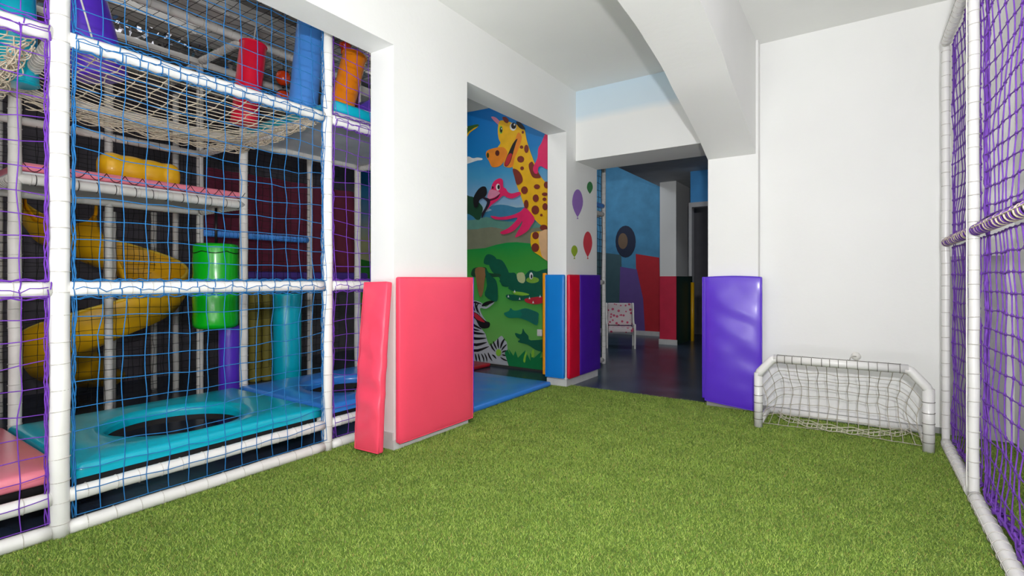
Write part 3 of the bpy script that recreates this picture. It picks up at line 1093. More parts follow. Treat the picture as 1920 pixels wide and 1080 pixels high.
# yellow spiral slide
def slide():
    t = thing('spiral_slide', (-6.00, 1.90, 0), 'yellow plastic spiral slide winding down behind the black net', 'slide')
    cx, cy = -6.00, 1.90
    Rm, hw = 0.37, 0.25
    prof = [(-hw - 0.02, 0.20), (-hw, 0.20), (-hw * 0.97, 0.10), (-hw * 0.75, 0.02), (-hw * 0.3, -0.02), (hw * 0.3, -0.02), (hw * 0.75, 0.02), (hw * 0.97, 0.12), (hw, 0.30), (hw + 0.025, 0.31), (hw + 0.03, 0.285), (hw + 0.018, 0.10), (hw * 0.8, -0.02), (hw * 0.3, -0.05), (-hw * 0.3, -0.05), (-hw * 0.8, -0.02), (-hw - 0.02, 0.10)]
    rows = []
    rim = []
    n = 84
    for i in range(n + 1):
        f = i / n
        a = -PI / 2 - f * 2.22 * PI + 0.1           # from -Y, past -X (far side), +Y, +X (near side), back to -Y
        zc = 1.77 - 1.42 * f
        ca, sa = math.cos(a), math.sin(a)
        rows.append([(cx + ca * (Rm + p), cy + sa * (Rm + p), zc + h) for p, h in prof])
        rim.append((cx + ca * (Rm + hw + 0.012), cy + sa * (Rm + hw + 0.012), zc + 0.305))
    # run-out at the foot
    a = -PI / 2 - 2.22 * PI + 0.1
    tx, ty = math.sin(a), -math.cos(a)
    for k in range(1, 10):
        s = 0.09 * k
        zc = 0.35 - 0.25 * (k / 9) ** 0.8
        rows.append([(cx + math.cos(a) * (Rm + p) + tx * s, cy + math.sin(a) * (Rm + p) + ty * s, zc + h * (1 - 0.05 * k)) for p, h in prof])
    q = MB()
    q.quad_grid(rows, close_u=True)
    q.build('chute', M_YELLOW, t)
    q = MB()
    q.tube(rim, 0.016, 6)
    q.build('rim', mat('pale_yellow_plastic', (240, 206, 70), 0.4), t)
    q = MB()
    q.tube([(cx, cy, 0), (cx, cy, 1.9)], 0.05, 14)
    q.build('support_pole', M_PIPE_GREY, t)


slide()

# foil garland and ducts under the hall ceiling
q = MB()
rs = random.Random(5)
for k in range(260):
    f = rs.random()
    c = Vector((-5.9 + rs.uniform(-0.40, 0.26), 0.6 + 2.6 * f, 3.72 + rs.uniform(-0.10, 0.08)))
    a = Vector([rs.uniform(-1, 1) for _ in range(3)]).normalized() * rs.uniform(0.015, 0.05)
    b_ = Vector([rs.uniform(-1, 1) for _ in range(3)]).normalized() * rs.uniform(0.015, 0.04)
    q.face([c - a, c + b_, c + a, c - b_])
tag(q.build('foil_garland', M_FOIL, smooth=False), 'crumpled silver foil garland under the ceiling above the play structure', 'garland', kind='stuff')
for x, z, wd, h, lab in ((-4.85, 3.72, 0.26, 0.16, 'wide pale duct under the play hall ceiling, nearest to the light blue cylinder'), (-5.45, 3.70, 0.22, 0.12, 'second pale duct under the play hall ceiling, in front of the foil garland'), (-6.55, 3.60, 0.24, 0.12, 'rearmost pale duct under the ceiling behind the foil garland')):
    q = MB()
    q.box((x - wd / 2, -0.6, z - h / 2), (x + wd / 2, 5.5, z + h / 2))
    for k in range(7):
        y = -0.2 + k * 0.85
        q.box((x - wd / 2 - 0.012, y, z - h / 2 - 0.012), (x + wd / 2 + 0.012, y + 0.03, z + h / 2 + 0.012))
    q.box((x - 0.02, 0.3, z + h / 2), (x + 0.02, 0.34, HCEIL))
    q.box((x - 0.02, 3.3, z + h / 2), (x + 0.02, 3.34, HCEIL))
    tag(q.build('ceiling_duct', M_PIPE_GREY, smooth=False), lab, 'duct', 'pale ceiling ducts')

# ================================================================== WALL PADS
def wall_pad(name, c, half, m, label, ax, sgn, rot=None, puff=0.01, wr=0.004, ws=6.0, bend=None, seed=0.0, group=None, r=0.015, lip=True):
    """vinyl wall pad: padding and raised piping; ax = thin axis, sgn = side facing the room"""
    t = thing(name, (c[0], c[1], c[2] - half[2]), label, 'wall pad', group)
    pf = puff_fn(ax, sgn, puff, half, wr, ws, seed)

    def fn(p):
        p = pf(p)
        if bend:
            p = bend(p, half)
        return p
    q = MB()
    q.rbox(c, half, r, 12 if ax != 0 else 2, 12 if ax != 1 else 2, 30, M=rot, fn=fn)
    q.build('padding', m, t, merge=True)
    u = 1 if ax == 0 else 0
    q = MB()
    k = 0.96
    ring = []
    hu, hz = half[u] - 0.004, half[2] - 0.004
    n = 16
    for (a0, b0, a1, b1) in ((-hu, -hz, hu, -hz), (hu, -hz, hu, hz), (hu, hz, -hu, hz), (-hu, hz, -hu, -hz)):
        for i in range(n):
            a, b_ = a0 + (a1 - a0) * i / n, b0 + (b1 - b0) * i / n
            p = Vector((0, 0, b_))
            p[u] = a
            p[ax] = sgn * (half[ax] - 0.004)
            if bend:
                p = bend(p, half)
            if rot is not None:
                p = rot @ p
            ring.append(p + Vector(c))
    q.tube(ring, 0.0045, 6, closed=True)
    q.build('piping', m, t)
    return t


# large coral pad on the pillar face (faces +X)
wall_pad('wall_pad', (XW1 + 0.036, (YP0 + YP1) / 2 + 0.005, 0.66), (0.024, 0.425, 0.605), M_PINK, 'large flat coral pink pad covering the lower pillar face', 0, 1, puff=0.008, wr=0.002)
wall_pad('wall_pad', (-2.905, YP1 + 0.024, 0.675), (0.145, 0.020, 0.59), M_PURPLE, 'purple pad showing only its thin edge behind the large coral pillar pad', 1, 1, puff=0.004, wr=0.001)
# narrow coral pad leaning against the pillar reveal
def bend1(p, half):
    f = (p.z + half[2]) / (2 * half[2])
    p = p.copy()
    p.y -= 0.022 * math.sin(PI * f)
    p.y += 0.0065 * math.sin(p.z * 30 + p.x * 9) * math.exp(-((f - 0.42) / 0.25) ** 2) * (1 if p.y < 0 else 0)
    p.x += 0.012 * math.sin(PI * f)
    return p
tilt = Matrix.Rotation(math.radians(-1.3), 3, 'Y') @ Matrix.Rotation(math.radians(-5.2), 3, 'X')
wall_pad('wall_pad', (-2.885, 2.475, 0.63), (0.128, 0.026, 0.60), M_PINK, 'narrow wrinkled coral pink pad leaning against the pillar edge', 1, -1, rot=tilt, puff=0.012, wr=0.012, ws=9, bend=bend1, seed=4)
# jamb pads: orange edge + azure front, red and purple side
wall_pad('wall_pad', (-2.930, YJ0 - 0.030, 0.70), (0.125, 0.022, 0.60), M_AZURE, 'narrow azure pad on the front of the jamb, between orange and red pads', 1, -1, puff=0.006)
wall_pad('wall_pad', (XW0 - 0.032, YJ0 - 0.008, 0.72), (0.020, 0.022, 0.60), mat('amber_vinyl', (246, 158, 10), 0.4, coat=0.2), 'thin amber pad edge beside the mural', 1, -1, puff=0.004, r=0.01)
wall_pad('wall_pad', (XW1 + 0.034, 5.345, 0.70), (0.020, 0.130, 0.60), M_RED, 'narrow red pad between azure and purple pads on the jamb', 0, 1, puff=0.008)
wall_pad('wall_pad', (XW1 + 0.034, 5.775, 0.70), (0.020, 0.285, 0.60), mat('dark_purple_vinyl', (78, 28, 170), 0.4, coat=0.2), 'dark purple pad on the jamb left of the doorway', 0, 1, puff=0.008)
# column pads
def bend2(p, half):
    f = (p.z + half[2]) / (2 * half[2])
    g = (p.x + half[0]) / (2 * half[0])
    p = p.copy()
    p.z -= 0.045 * max(0, (1 - f)) * g ** 1.0 - 0.01 * math.sin(PI * g) * f
    if p.y < 0:
        p.y -= 0.012 * math.sin(PI * g) * (1 - f) + 0.006 * math.sin(p.z * 22 + p.x * 14) * max(0, g - 0.45)
    return p
wall_pad('wall_pad', (-0.995, 5.25 - 0.034, 0.665), (0.255, 0.026, 0.605), M_PURPLE, 'wide sagging purple pad on the front of the white column beside the goal', 1, -1, puff=0.014, wr=0.007, ws=5, bend=bend2, seed=9)
wall_pad('wall_pad', (-1.262, 5.31, 0.67), (0.022, 0.075, 0.60), M_PURPLE, 'thin purple pad edge wrapping the doorway side of the white column', 0, -1, puff=0.003)

# floor mats seen through the second opening
half = (0.69, 0.92, 0.028)
q = MB()
q.rbox((-3.645, 4.245, 0.030), half, 0.024, 20, 24, 1, fn=puff_fn(2, 1, 0.014, half, 0.012, 5, 2.0))
tag(q.build('floor_mat', M_BLUE, merge=True), 'glossy blue floor mat lying in the second opening beside the grass', 'play mat')
half = (0.62, 0.28, 0.026)
q = MB()
q.rbox((-4.95, 5.56, 0.030), half, 0.022, 12, 8, 1, fn=puff_fn(2, 1, 0.01, half, 0.005, 5))
tag(q.build('floor_mat', mat('crimson_vinyl', (186, 14, 40), 0.35, coat=0.3), merge=True), 'crimson floor mat at the foot of the mural', 'play mat')


# ================================================================== MURAL
LAYER = [0]


def paint_poly(q, pts2d, plane_pt, mi, smooth=3):
    pts = catmull([tuple(p) for p in pts2d], smooth, closed=True) if smooth > 1 else pts2d
    LAYER[0] += 1
    P3 = [plane_pt(x, y, LAYER[0]) for x, y in pts]
    tris = tessellate_polygon([[Vector((p[0], p[1], 0)) for p in pts]])
    b = len(q.v)
    q.v += [tuple(p) for p in P3]
    for tr in tris:
        q.f.append(tuple(b + k for k in tr))
        q.m.append(mi)


def on_mural(x, y, layer):
    """photograph pixel -> point on the mural wall, each coat of paint a hair thicker"""
    return at(x, y, Y=YM - 0.002 - 0.00035 * layer)


def ell(cx, cy, rx, ry, n=14, rot=0.0):
    c, s = math.cos(rot), math.sin(rot)
    return [(cx + rx * math.cos(2 * PI * k / n) * c - ry * math.sin(2 * PI * k / n) * s, cy + rx * math.cos(2 * PI * k / n) * s + ry * math.sin(2 * PI * k / n) * c) for k in range(n)]


A = lambda pts: [(845 + x / 6, 170 + y / 6) for x, y in pts]
B = lambda pts: [(845 + x / 6, 320 + y / 6) for x, y in pts]
C = lambda pts: [(845 + x / 5.142, 490 + y / 5.142) for x, y in pts]

mural = thing('mural', (-4.2, YM, 0), 'cartoon jungle wall mural with giraffe, flamingo, zebra and crocodile', 'mural')
pc = {}


def paint(name, rgb):
    return mat('paint_' + name, rgb, 0.55, 0.08, 8)


class Painter:
    def __init__(s):
        s.q, s.mats = MB(), []

    def add(s, pts, m, smooth=3):
        if m not in s.mats:
            s.mats.append(m)
        paint_poly(s.q, pts, on_mural, s.mats.index(m), smooth)
        return s

    def done(s, name):
        return s.q.build(name, s.mats, mural, smooth=False)


m_sky = ramp_mat('painted_sky', 'Z', [(1.9, (222, 226, 170)), (2.15, (196, 214, 200)), (2.35, (140, 180, 214)), (2.75, (70, 160, 208)), (3.1, (6, 128, 200)), (3.7, (4, 120, 205))], 0.55, 0.3)
m_green = ramp_mat('painted_grass', 'Z', [(0.0, (118, 178, 92)), (0.6, (104, 184, 84)), (1.1, (74, 176, 74)), (1.5, (60, 160, 60)), (1.75, (10, 150, 66))], 0.55, 0.25)
K = paint('black', (22, 22, 26))
Wt = paint('white', (232, 234, 232))
Yl = paint('giraffe_yellow', (244, 188, 20))
Or = paint('giraffe_orange', (240, 140, 36))
Br = paint('spot_brown', (128, 48, 34))
Pk = paint('flamingo_pink', (236, 36, 104))
LP = paint('cheek_pink', (226, 140, 170))
DG = paint('tree_green', (26, 74, 50))
DG2 = paint('blob_green', (30, 50, 44))
CG = paint('croc_green', (6, 96, 72))
CG2 = paint('croc_teal', (16, 128, 104))
GG = paint('tuft_green', (6, 128, 70))
OL = paint('land_olive', (128, 132, 108))
HB = paint('hill_blue', (58, 130, 168))
HT = paint('hill_teal', (96, 150, 136))
ZG = paint('zebra_grey', (186, 192, 200))
RD = paint('mouth_red', (196, 40, 56))
LG = paint('light_green', (140, 200, 60))

p = Painter()
p.add([(650, 190), (700, 215), (790, 225), (852, 219), (867, 212), (890, 208), (940, 198), (1000, 185), (1080, 170), (1080, 500), (650, 500)], m_sky, 1)
p.done('painted_sky')
p = Painter()
p.add(A([(60, 840), (110, 826), (150, 790), (150, 762), (200, 740), (250, 760), (300, 752), (356, 762), (350, 780), (300, 786), (250, 802), (190, 822), (130, 836)]), Wt)
p.add(A([(0, 960), (60, 965), (100, 948), (150, 952), (172, 975), (158, 998), (120, 1000), (60, 1022), (0, 1022)]), paint('cloud_blue', (190, 206, 226)))
p.done('painted_cloud')
p = Painter()
p.add(B([(-600, 520), (380, 470), (430, 420), (480, 392), (560, 382), (640, 390), (740, 415), (830, 410), (900, 440), (1250, 620), (1250, 780), (-600, 780)]), HB, 2)
p.add(B([(-600, 560), (120, 560), (300, 545), (400, 520), (560, 560), (760, 580), (1250, 600), (1250, 800), (-600, 800)]), HT, 2)
p.add(B([(-600, 640), (200, 662), (330, 650), (460, 635), (560, 652), (700, 668), (1250, 650), (1250, 960), (-600, 960)]), OL, 2)
p.done('painted_hill')
p = Painter()
bl = [(650, 690), (650, 480), (760, 505), (850, 494), (875, 468), (910, 465), (930, 459), (950, 455), (968, 454), (990, 456), (1080, 468), (1080, 708)]
p.add(bl, m_green, 1)
p.done('painted_meadow')
p = Painter()
p.add(B([(-300, 300), (-200, 220), (-60, 240), (40, 225), (75, 218), (110, 250), (130, 285), (170, 268), (210, 288), (260, 300), (330, 370), (362, 420), (350, 480), (330, 545), (290, 552), (250, 515), (190, 485), (140, 505), (100, 475), (60, 520), (-200, 540)]), DG)
p.add(B([(0, 520), (90, 520), (112, 620), (95, 690), (0, 690)]), DG)
p.add(B([(60, 460), (85, 452), (110, 470), (95, 500), (62, 512)]), OL)
p.add(B([(135, 462), (160, 462), (178, 500), (160, 505)]), OL)
p.add(B([(90, 540), (120, 515), (150, 540), (158, 570), (120, 582), (90, 575)]), OL)
p.add(B([(-200, 760), (40, 708), (130, 720), (160, 765), (167, 900), (145, 1000), (90, 1032), (-100, 1020)]), DG2)
p.add(C([(370, 20), (430, -20), (500, -5), (550, 80), (565, 110), (620, 112), (640, 170), (600, 235), (500, 240), (470, 160), (400, 100)]), CG)
p.add(C([(205, 90), (240, 60), (340, 60), (360, 110), (470, 120), (460, 150), (220, 150)]), DG)
p.add(B([(375, 1000), (400, 950), (440, 940), (500, 970), (520, 1020), (470, 1060), (380, 1050)]), CG)
p.done('painted_tree')
# orange bird-like animal at the upper left
p = Painter()
p.add(A([(-60, 560), (40, 540), (90, 560), (150, 556), (164, 600), (168, 680), (150, 760), (100, 812), (40, 832), (-60, 820)]), Or)
p.add(A([(-60, 620), (40, 616), (78, 650), (78, 700), (40, 742), (-60, 740)]), paint('teal_hole', (20, 120, 150)))
p.add(A([(110, 566), (150, 510), (190, 470), (240, 436), (300, 392), (300, 412), (220, 470), (180, 530), (150, 572)]), Yl)
p.add(A([(-60, 440), (40, 440), (80, 410), (180, 402), (300, 378), (312, 398), (240, 430), (190, 480), (150, 540), (110, 560), (-60, 530)]), paint('mask_green', (56, 104, 44)))
p.add(A(ell(92, 452, 20, 26)), Wt).add(A(ell(96, 452, 11, 16)), K)
p.add(A(ell(176, 412, 13, 15)), Wt)
p.add(A([(-60, 300), (60, 285), (92, 290), (80, 370), (-60, 400)]), paint('hat_purple', (84, 38, 60)))
p.done('painted_parrot')
# giraffe
p = Painter()
p.add(A([(455, 296), (500, 298), (552, 345), (545, 385), (500, 352)]), LP)
body = [(545, 350), (600, 335), (700, 365), (800, 410), (835, 450), (848, 520), (868, 600), (908, 720), (960, 850), (1010, 960), (1100, 1060), (1250, 1160), (1250, 1640), (1085, 1545), (1000, 1502), (900, 1400), (832, 1300), (780, 1160), (738, 1050), (704, 900), (690, 850), (650, 862), (602, 850), (600, 800), (628, 720), (560, 650), (528, 640), (560, 590), (540, 540), (530, 450)]
p.add(A(body), Yl)
p.add(A([(400, 690), (440, 660), (530, 638), (600, 640), (640, 700), (610, 780), (560, 842), (500, 862), (458, 850), (430, 790), (400, 740)]), Or)
p.add(A([(720, 560), (760, 470), (800, 520), (770, 640), (720, 760), (700, 850), (650, 866), (602, 846), (606, 800), (660, 690)]), Or)
p.add(A([(752, 545), (735, 590), (705, 690), (672, 800), (634, 852), (606, 836), (620, 770), (660, 680), (700, 595), (740, 545)]), K)
p.add(A([(680, 705), (690, 725), (665, 800), (634, 846), (610, 828), (626, 765), (655, 715)]), RD)
p.add(A(ell(525, 702, 24, 32)), paint('nostril', (90, 30, 20))).add(A(ell(418, 728, 14, 30)), paint('nostril2', (60, 70, 20)))
p.add(A(ell(702, 405, 37, 45)), Wt).add(A(ell(708, 395, 28, 36)), K).add(A(ell(718, 382, 9, 12)), Wt)
p.add(A(ell(565, 440, 20, 46)), LG).add(A(ell(568, 440, 13, 34)), K).add(A(ell(572, 428, 5, 10)), Wt)
p.add(A([(580, 300), (620, 296), (650, 330), (640, 365), (605, 350)]), Br)
p.add(A([(735, 350), (790, 362), (836, 430), (800, 432), (760, 402)]), K)
for e in ((797, 635, 19, 19), (852, 655, 25, 46), (787, 771, 39, 37), (803, 873, 21, 21), (811, 468, 12, 16)):
    p.add(A(ell(*e)), Br)
p.add(A([(698, 880), (760, 898), (800, 955), (810, 1010), (790, 1042), (745, 1058), (720, 980)]), Br)
p.add(A([(878, 830), (920, 800), (952, 880), (985, 920), (1012, 978), (930, 978), (892, 910)]), Br)
for e in ((830, 220, 38, 43), (970, 180, 34, 27), (957, 310, 34, 43), (1058, 265, 32, 20), (1055, 322, 22, 20), (952, 442, 43, 50), (1020, 500, 15, 15), (850, 378, 26, 50), (1078, 160, 30, 38), (1062, 405, 30, 40), (1045, 640, 42, 32)):
    p.add(B(ell(*e)), Br)
p.add(B([(905, 710), (950, 688), (1030, 680), (1200, 690), (1200, 1030), (1080, 1010), (1000, 955), (930, 905), (900, 820)]), Yl)
p.add(B([(1000, 690), (1200, 690), (1200, 1030), (1060, 1000), (1010, 900)]), paint('pale_peach', (236, 190, 140)))
p.add(B(ell(955, 730, 37, 42)), Br).add(B(ell(952, 866, 43, 50)), Br)
p.done('painted_giraffe')
# flamingos
p = Painter()
p.add(A([(1056, 500), (1090, 484), (1200, 470), (1200, 900), (1085, 885), (1020, 850), (985, 868), (978, 930), (945, 930), (925, 870), (975, 760), (985, 650), (1020, 590)]), Pk)
p.add(B([(455, 200), (480, 130), (520, 96), (560, 86), (588, 110), (592, 180), (622, 202), (645, 240), (690, 256), (772, 238), (785, 268), (700, 312), (640, 304), (590, 282), (530, 335), (460, 385), (395, 450), (410, 370), (440, 330)]), Pk)
p.add(B([(440, 215), (475, 215), (530, 228), (552, 258), (490, 300), (430, 318), (412, 290), (425, 250)]), LP)
p.add(B([(430, 322), (490, 308), (545, 266), (556, 262), (530, 306), (470, 334), (432, 340)]), paint('beak_line', (90, 20, 50)))
p.add(B([(258, 300), (300, 222), (350, 180), (396, 186), (408, 250), (380, 300), (325, 330), (305, 400), (272, 416), (256, 370)]), K)
p.add(B([(370, 296), (440, 322), (438, 380), (400, 450), (352, 535), (350, 480), (385, 420), (408, 350), (360, 310)]), paint('beak_dark', (40, 30, 48)))
p.add(B(ell(532, 185, 24, 38)), Wt).add(B(ell(540, 184, 14, 26)), K)
p.add(B(ell(474, 190, 8, 16)), K)
p.add(B([(780, 462), (830, 418), (885, 455), (945, 545), (905, 620), (850, 690), (730, 752), (745, 700), (790, 622), (806, 566), (770, 615), (700, 682), (600, 716), (556, 694), (640, 650), (700, 600), (752, 528), (620, 552), (500, 546), (448, 512), (490, 512), (560, 522), (680, 503)]), Pk)
p.done('painted_flamingo')
# zebra
p = Painter()
p.add(C([(20, 330), (60, 240), (110, 180), (125, 230), (120, 300), (160, 370), (240, 378), (300, 402), (340, 440), (400, 390), (418, 402), (345, 456), (285, 452), (300, 510), (345, 575), (376, 592), (370, 634), (300, 645), (335, 700), (352, 760), (380, 815), (400, 800), (440, 760), (490, 718), (520, 760), (545, 800), (542, 1000), (440, 985), (60, 950), (20, 900)]), ZG)
p.done('painted_zebra')
p = Painter()


def stripe(pts, wd, mm=K, conv=C):
    P_ = catmull(pts, 3)
    L, R_ = [], []
    n = len(P_)
    for i, (x, y) in enumerate(P_):
        x0, y0 = P_[max(0, i - 1)]
        x1, y1 = P_[min(n - 1, i + 1)]
        dx, dy = x1 - x0, y1 - y0
        l = math.hypot(dx, dy) or 1
        ww = wd * math.sin(PI * (0.08 + 0.88 * i / (n - 1))) * 0.5 + 0.8
        L.append((x - dy / l * ww, y + dx / l * ww))
        R_.append((x + dy / l * ww, y - dx / l * ww))
    p.add(conv(L + R_[::-1]), mm, 1)


for pts, wd in ([((165, 655), (230, 690), (330, 700)), 24], [((170, 720), (240, 745), (345, 740)), 24], [((170, 790), (250, 805), (350, 780)), 26], [((185, 850), (260, 860), (370, 820)), 24],
                [((150, 540), (200, 600), (300, 655)), 24], [((150, 600), (210, 650), (280, 668)), 18],
                [((180, 380), (178, 430), (190, 480)), 15], [((210, 382), (215, 430), (235, 480)), 15], [((245, 385), (240, 430), (262, 500)), 13], [((275, 400), (250, 440), (285, 520)), 12],
                [((170, 400), (230, 395), (300, 412)), 14], [((160, 480), (150, 430), (170, 390)), 18],
                [((95, 330), (120, 400), (110, 470)), 22], [((125, 320), (150, 400), (145, 500)), 18], [((90, 520), (120, 560), (110, 640)), 60], [((85, 620), (110, 690), (95, 780)), 44], [((90, 250), (105, 290), (120, 330)), 22], [((125, 170), (128, 200), (128, 240)), 20],
                [((300, 430), (350, 405), (430, 380)), 34], [((205, 900), (215, 930), (215, 960)), 14], [((235, 890), (245, 930), (250, 965)), 14], [((265, 890), (275, 930), (285, 968)), 13], [((295, 890), (315, 930), (320, 970)), 13], [((325, 885), (345, 930), (350, 970)), 12], [((185, 860), (185, 900), (180, 945)), 14], [((360, 880), (375, 920), (400, 960)), 14],
                [((385, 790), (400, 830), (430, 870)), 15], [((410, 770), (425, 810), (445, 850)), 14], [((455, 745), (455, 790), (462, 840)), 16], [((520, 745), (495, 790), (480, 840)), 18], [((540, 800), (510, 830), (490, 860)), 14], [((545, 860), (510, 870), (495, 880)), 14], [((545, 910), (515, 905), (495, 900)), 14], [((545, 960), (510, 945), (480, 925)), 14], [((400, 900), (420, 915), (440, 940)), 14],
                [((75, 700), (90, 800), (80, 860)), 36], [((110, 690), (130, 660), (165, 650)), 14], [((140, 700), (160, 760), (150, 840)), 18]):
    stripe(pts, wd)
p.add(C([(168, 478), (200, 480), (260, 505), (330, 570), (375, 590), (376, 625), (350, 645), (290, 642), (262, 600), (240, 560), (200, 520)]), K)
p.add(C([(205, 492), (250, 505), (300, 550), (330, 588), (280, 575), (240, 548)]), RD)
p.add(C([(86, 700), (110, 720), (135, 780), (130, 850), (150, 870), (140, 925), (90, 930), (110, 880), (105, 800)]), LG)
p.add(C(ell(462, 880, 26, 34)), LG)
p.done('painted_zebra_stripes')
# crocodile and ground plants
p = Painter()
p.add(C([(238, 70), (335, 70), (325, 200), (312, 300), (290, 345), (268, 300), (250, 200)]), paint('stump', (150, 112, 70)))
p.add(C([(330, 70), (350, 230), (330, 330), (440, 390), (455, 300), (440, 190), (390, 140)]), CG)
p.add(C([(470, 180), (560, 190), (640, 165), (700, 150), (765, 85), (830, 100), (900, 78), (1000, 90), (1000, 380), (890, 350), (800, 350), (730, 372), (600, 378), (535, 345), (545, 320), (620, 325), (700, 335), (705, 300), (620, 292), (556, 262), (560, 240), (500, 225)]), CG)
p.add(C([(640, 120), (700, 110), (720, 170), (700, 210), (650, 190)]), paint('croc_pale', (196, 206, 150)))
p.add(C(ell(790, 180, 62, 30)), paint('croc_lime', (130, 180, 60))).add(C(ell(776, 140, 18, 34)), Wt).add(C(ell(780, 146, 8, 20)), K)
p.add(C([(600, 290), (700, 300), (760, 320), (700, 330), (620, 318)]), LG)
p.add(C([(715, 362), (780, 350), (900, 340), (900, 392), (830, 414), (760, 406), (720, 388)]), RD)
for x, y in ((556, 335), (617, 288), (665, 358), (760, 352), (795, 392), (862, 335)):
    p.add(C([(x - 9, y + 12), (x, y - 14), (x + 9, y + 12)]), Wt, 1)
p.add(C([(512, 502), (560, 480), (578, 450), (600, 470), (640, 474), (720, 452), (800, 476), (846, 500), (846, 540), (832, 616), (740, 572), (650, 545), (560, 545)]), CG2)
p.add(C([(670, 478), (720, 458), (800, 480), (842, 505), (830, 605), (745, 565), (672, 545), (690, 510)]), paint('croc_sleeve', (22, 110, 96)))
p.add(C([(622, 690), (680, 702), (696, 648), (714, 680), (750, 720), (775, 762), (1000, 755), (1000, 900), (880, 872), (820, 852), (740, 802), (650, 778), (668, 752), (634, 728)]), CG)
p.done('painted_crocodile')
p = Painter()
tuft = [(520, 880), (548, 850), (575, 905), (560, 846), (605, 910), (625, 862), (648, 930), (722, 855), (705, 950), (735, 895), (770, 960), (765, 880), (800, 935), (880, 862), (862, 930), (1000, 900), (1000, 1080), (560, 1010)]
p.add(C(tuft), GG, 1)
p.add(C([(700, 960), (712, 900), (735, 870), (725, 930), (716, 975)]), LG)
p.add(C([(780, 925), (782, 870), (800, 850), (806, 910)]), LG)
p.done('painted_grass_tuft')
p = Painter()
p.add([(650, 660), (860, 674), (940, 684), (1018, 694), (1080, 701), (1080, 718), (650, 684)], paint('ground_band', (58, 60, 58)), 1)
p.done('painted_ground_band')
# light switch on the mural wall
c = at(1012, 624, Y=YM - 0.04)
t = thing('light_switch', (c.x, YM - 0.04, c.z), 'small white wall switch on the mural beside the amber pad', 'switch')
q = MB()
q.rbox((c.x, YM - 0.040, c.z), (0.04, 0.008, 0.045), 0.006, 2, 1, 2)
q.build('plate', M_SOCKET, t, merge=True)
q = MB()
q.rbox((c.x, YM - 0.050, c.z), (0.024, 0.006, 0.026), 0.004, 2, 1, 2)
q.build('rocker', M_SOCKET, t, merge=True)

# ================================================================== BALLOON DECALS ON THE JAMB
for (px, py, rx, ry, rgb, nm) in ((1083, 381, 10.2, 26, (150, 110, 190), 'purple'), (1106, 352, 5.6, 11.5, (52, 130, 66), 'green'), (1102, 458, 8.5, 24, (216, 64, 76), 'red'), (1077, 471, 6, 11, (150, 176, 44), 'lime green')):
    q = MB()
    out = []
    for k in range(26):
        a = 2 * PI * k / 26
        x, y = rx * math.sin(a), -ry * math.cos(a)
        if y > 0:
            x *= max(0.0, 1 - (y / ry) ** 2.2) ** 0.5 * 0.3 + 0.7 * (1 - y / ry) ** 0.45 if y < ry else 0
        out.append((px + x, py + y))
    tail = [(px - 1.6, py + ry + 3.5), (px + 1.6, py + ry + 3.5), (px, py + ry - 1)]
    if nm != 'green':
        P3 = [at(a, b_, X=XW1 + 0.0022) for a, b_ in tail]
        q.face(P3)
    P3 = [at(a, b_, X=XW1 + 0.0018) for a, b_ in out]
    q.face(P3)
    o = q.build('balloon_decal', mat('decal_' + nm.replace(' ', '_'), rgb, 0.6), smooth=False)
    tag(o, {'purple': 'large purple balloon decal above the jamb pads', 'green': 'small round green balloon decal highest on the jamb', 'red': 'red balloon decal just above the purple jamb pad', 'lime green': 'small lime green balloon decal above the red jamb pad'}[nm], 'wall decal')

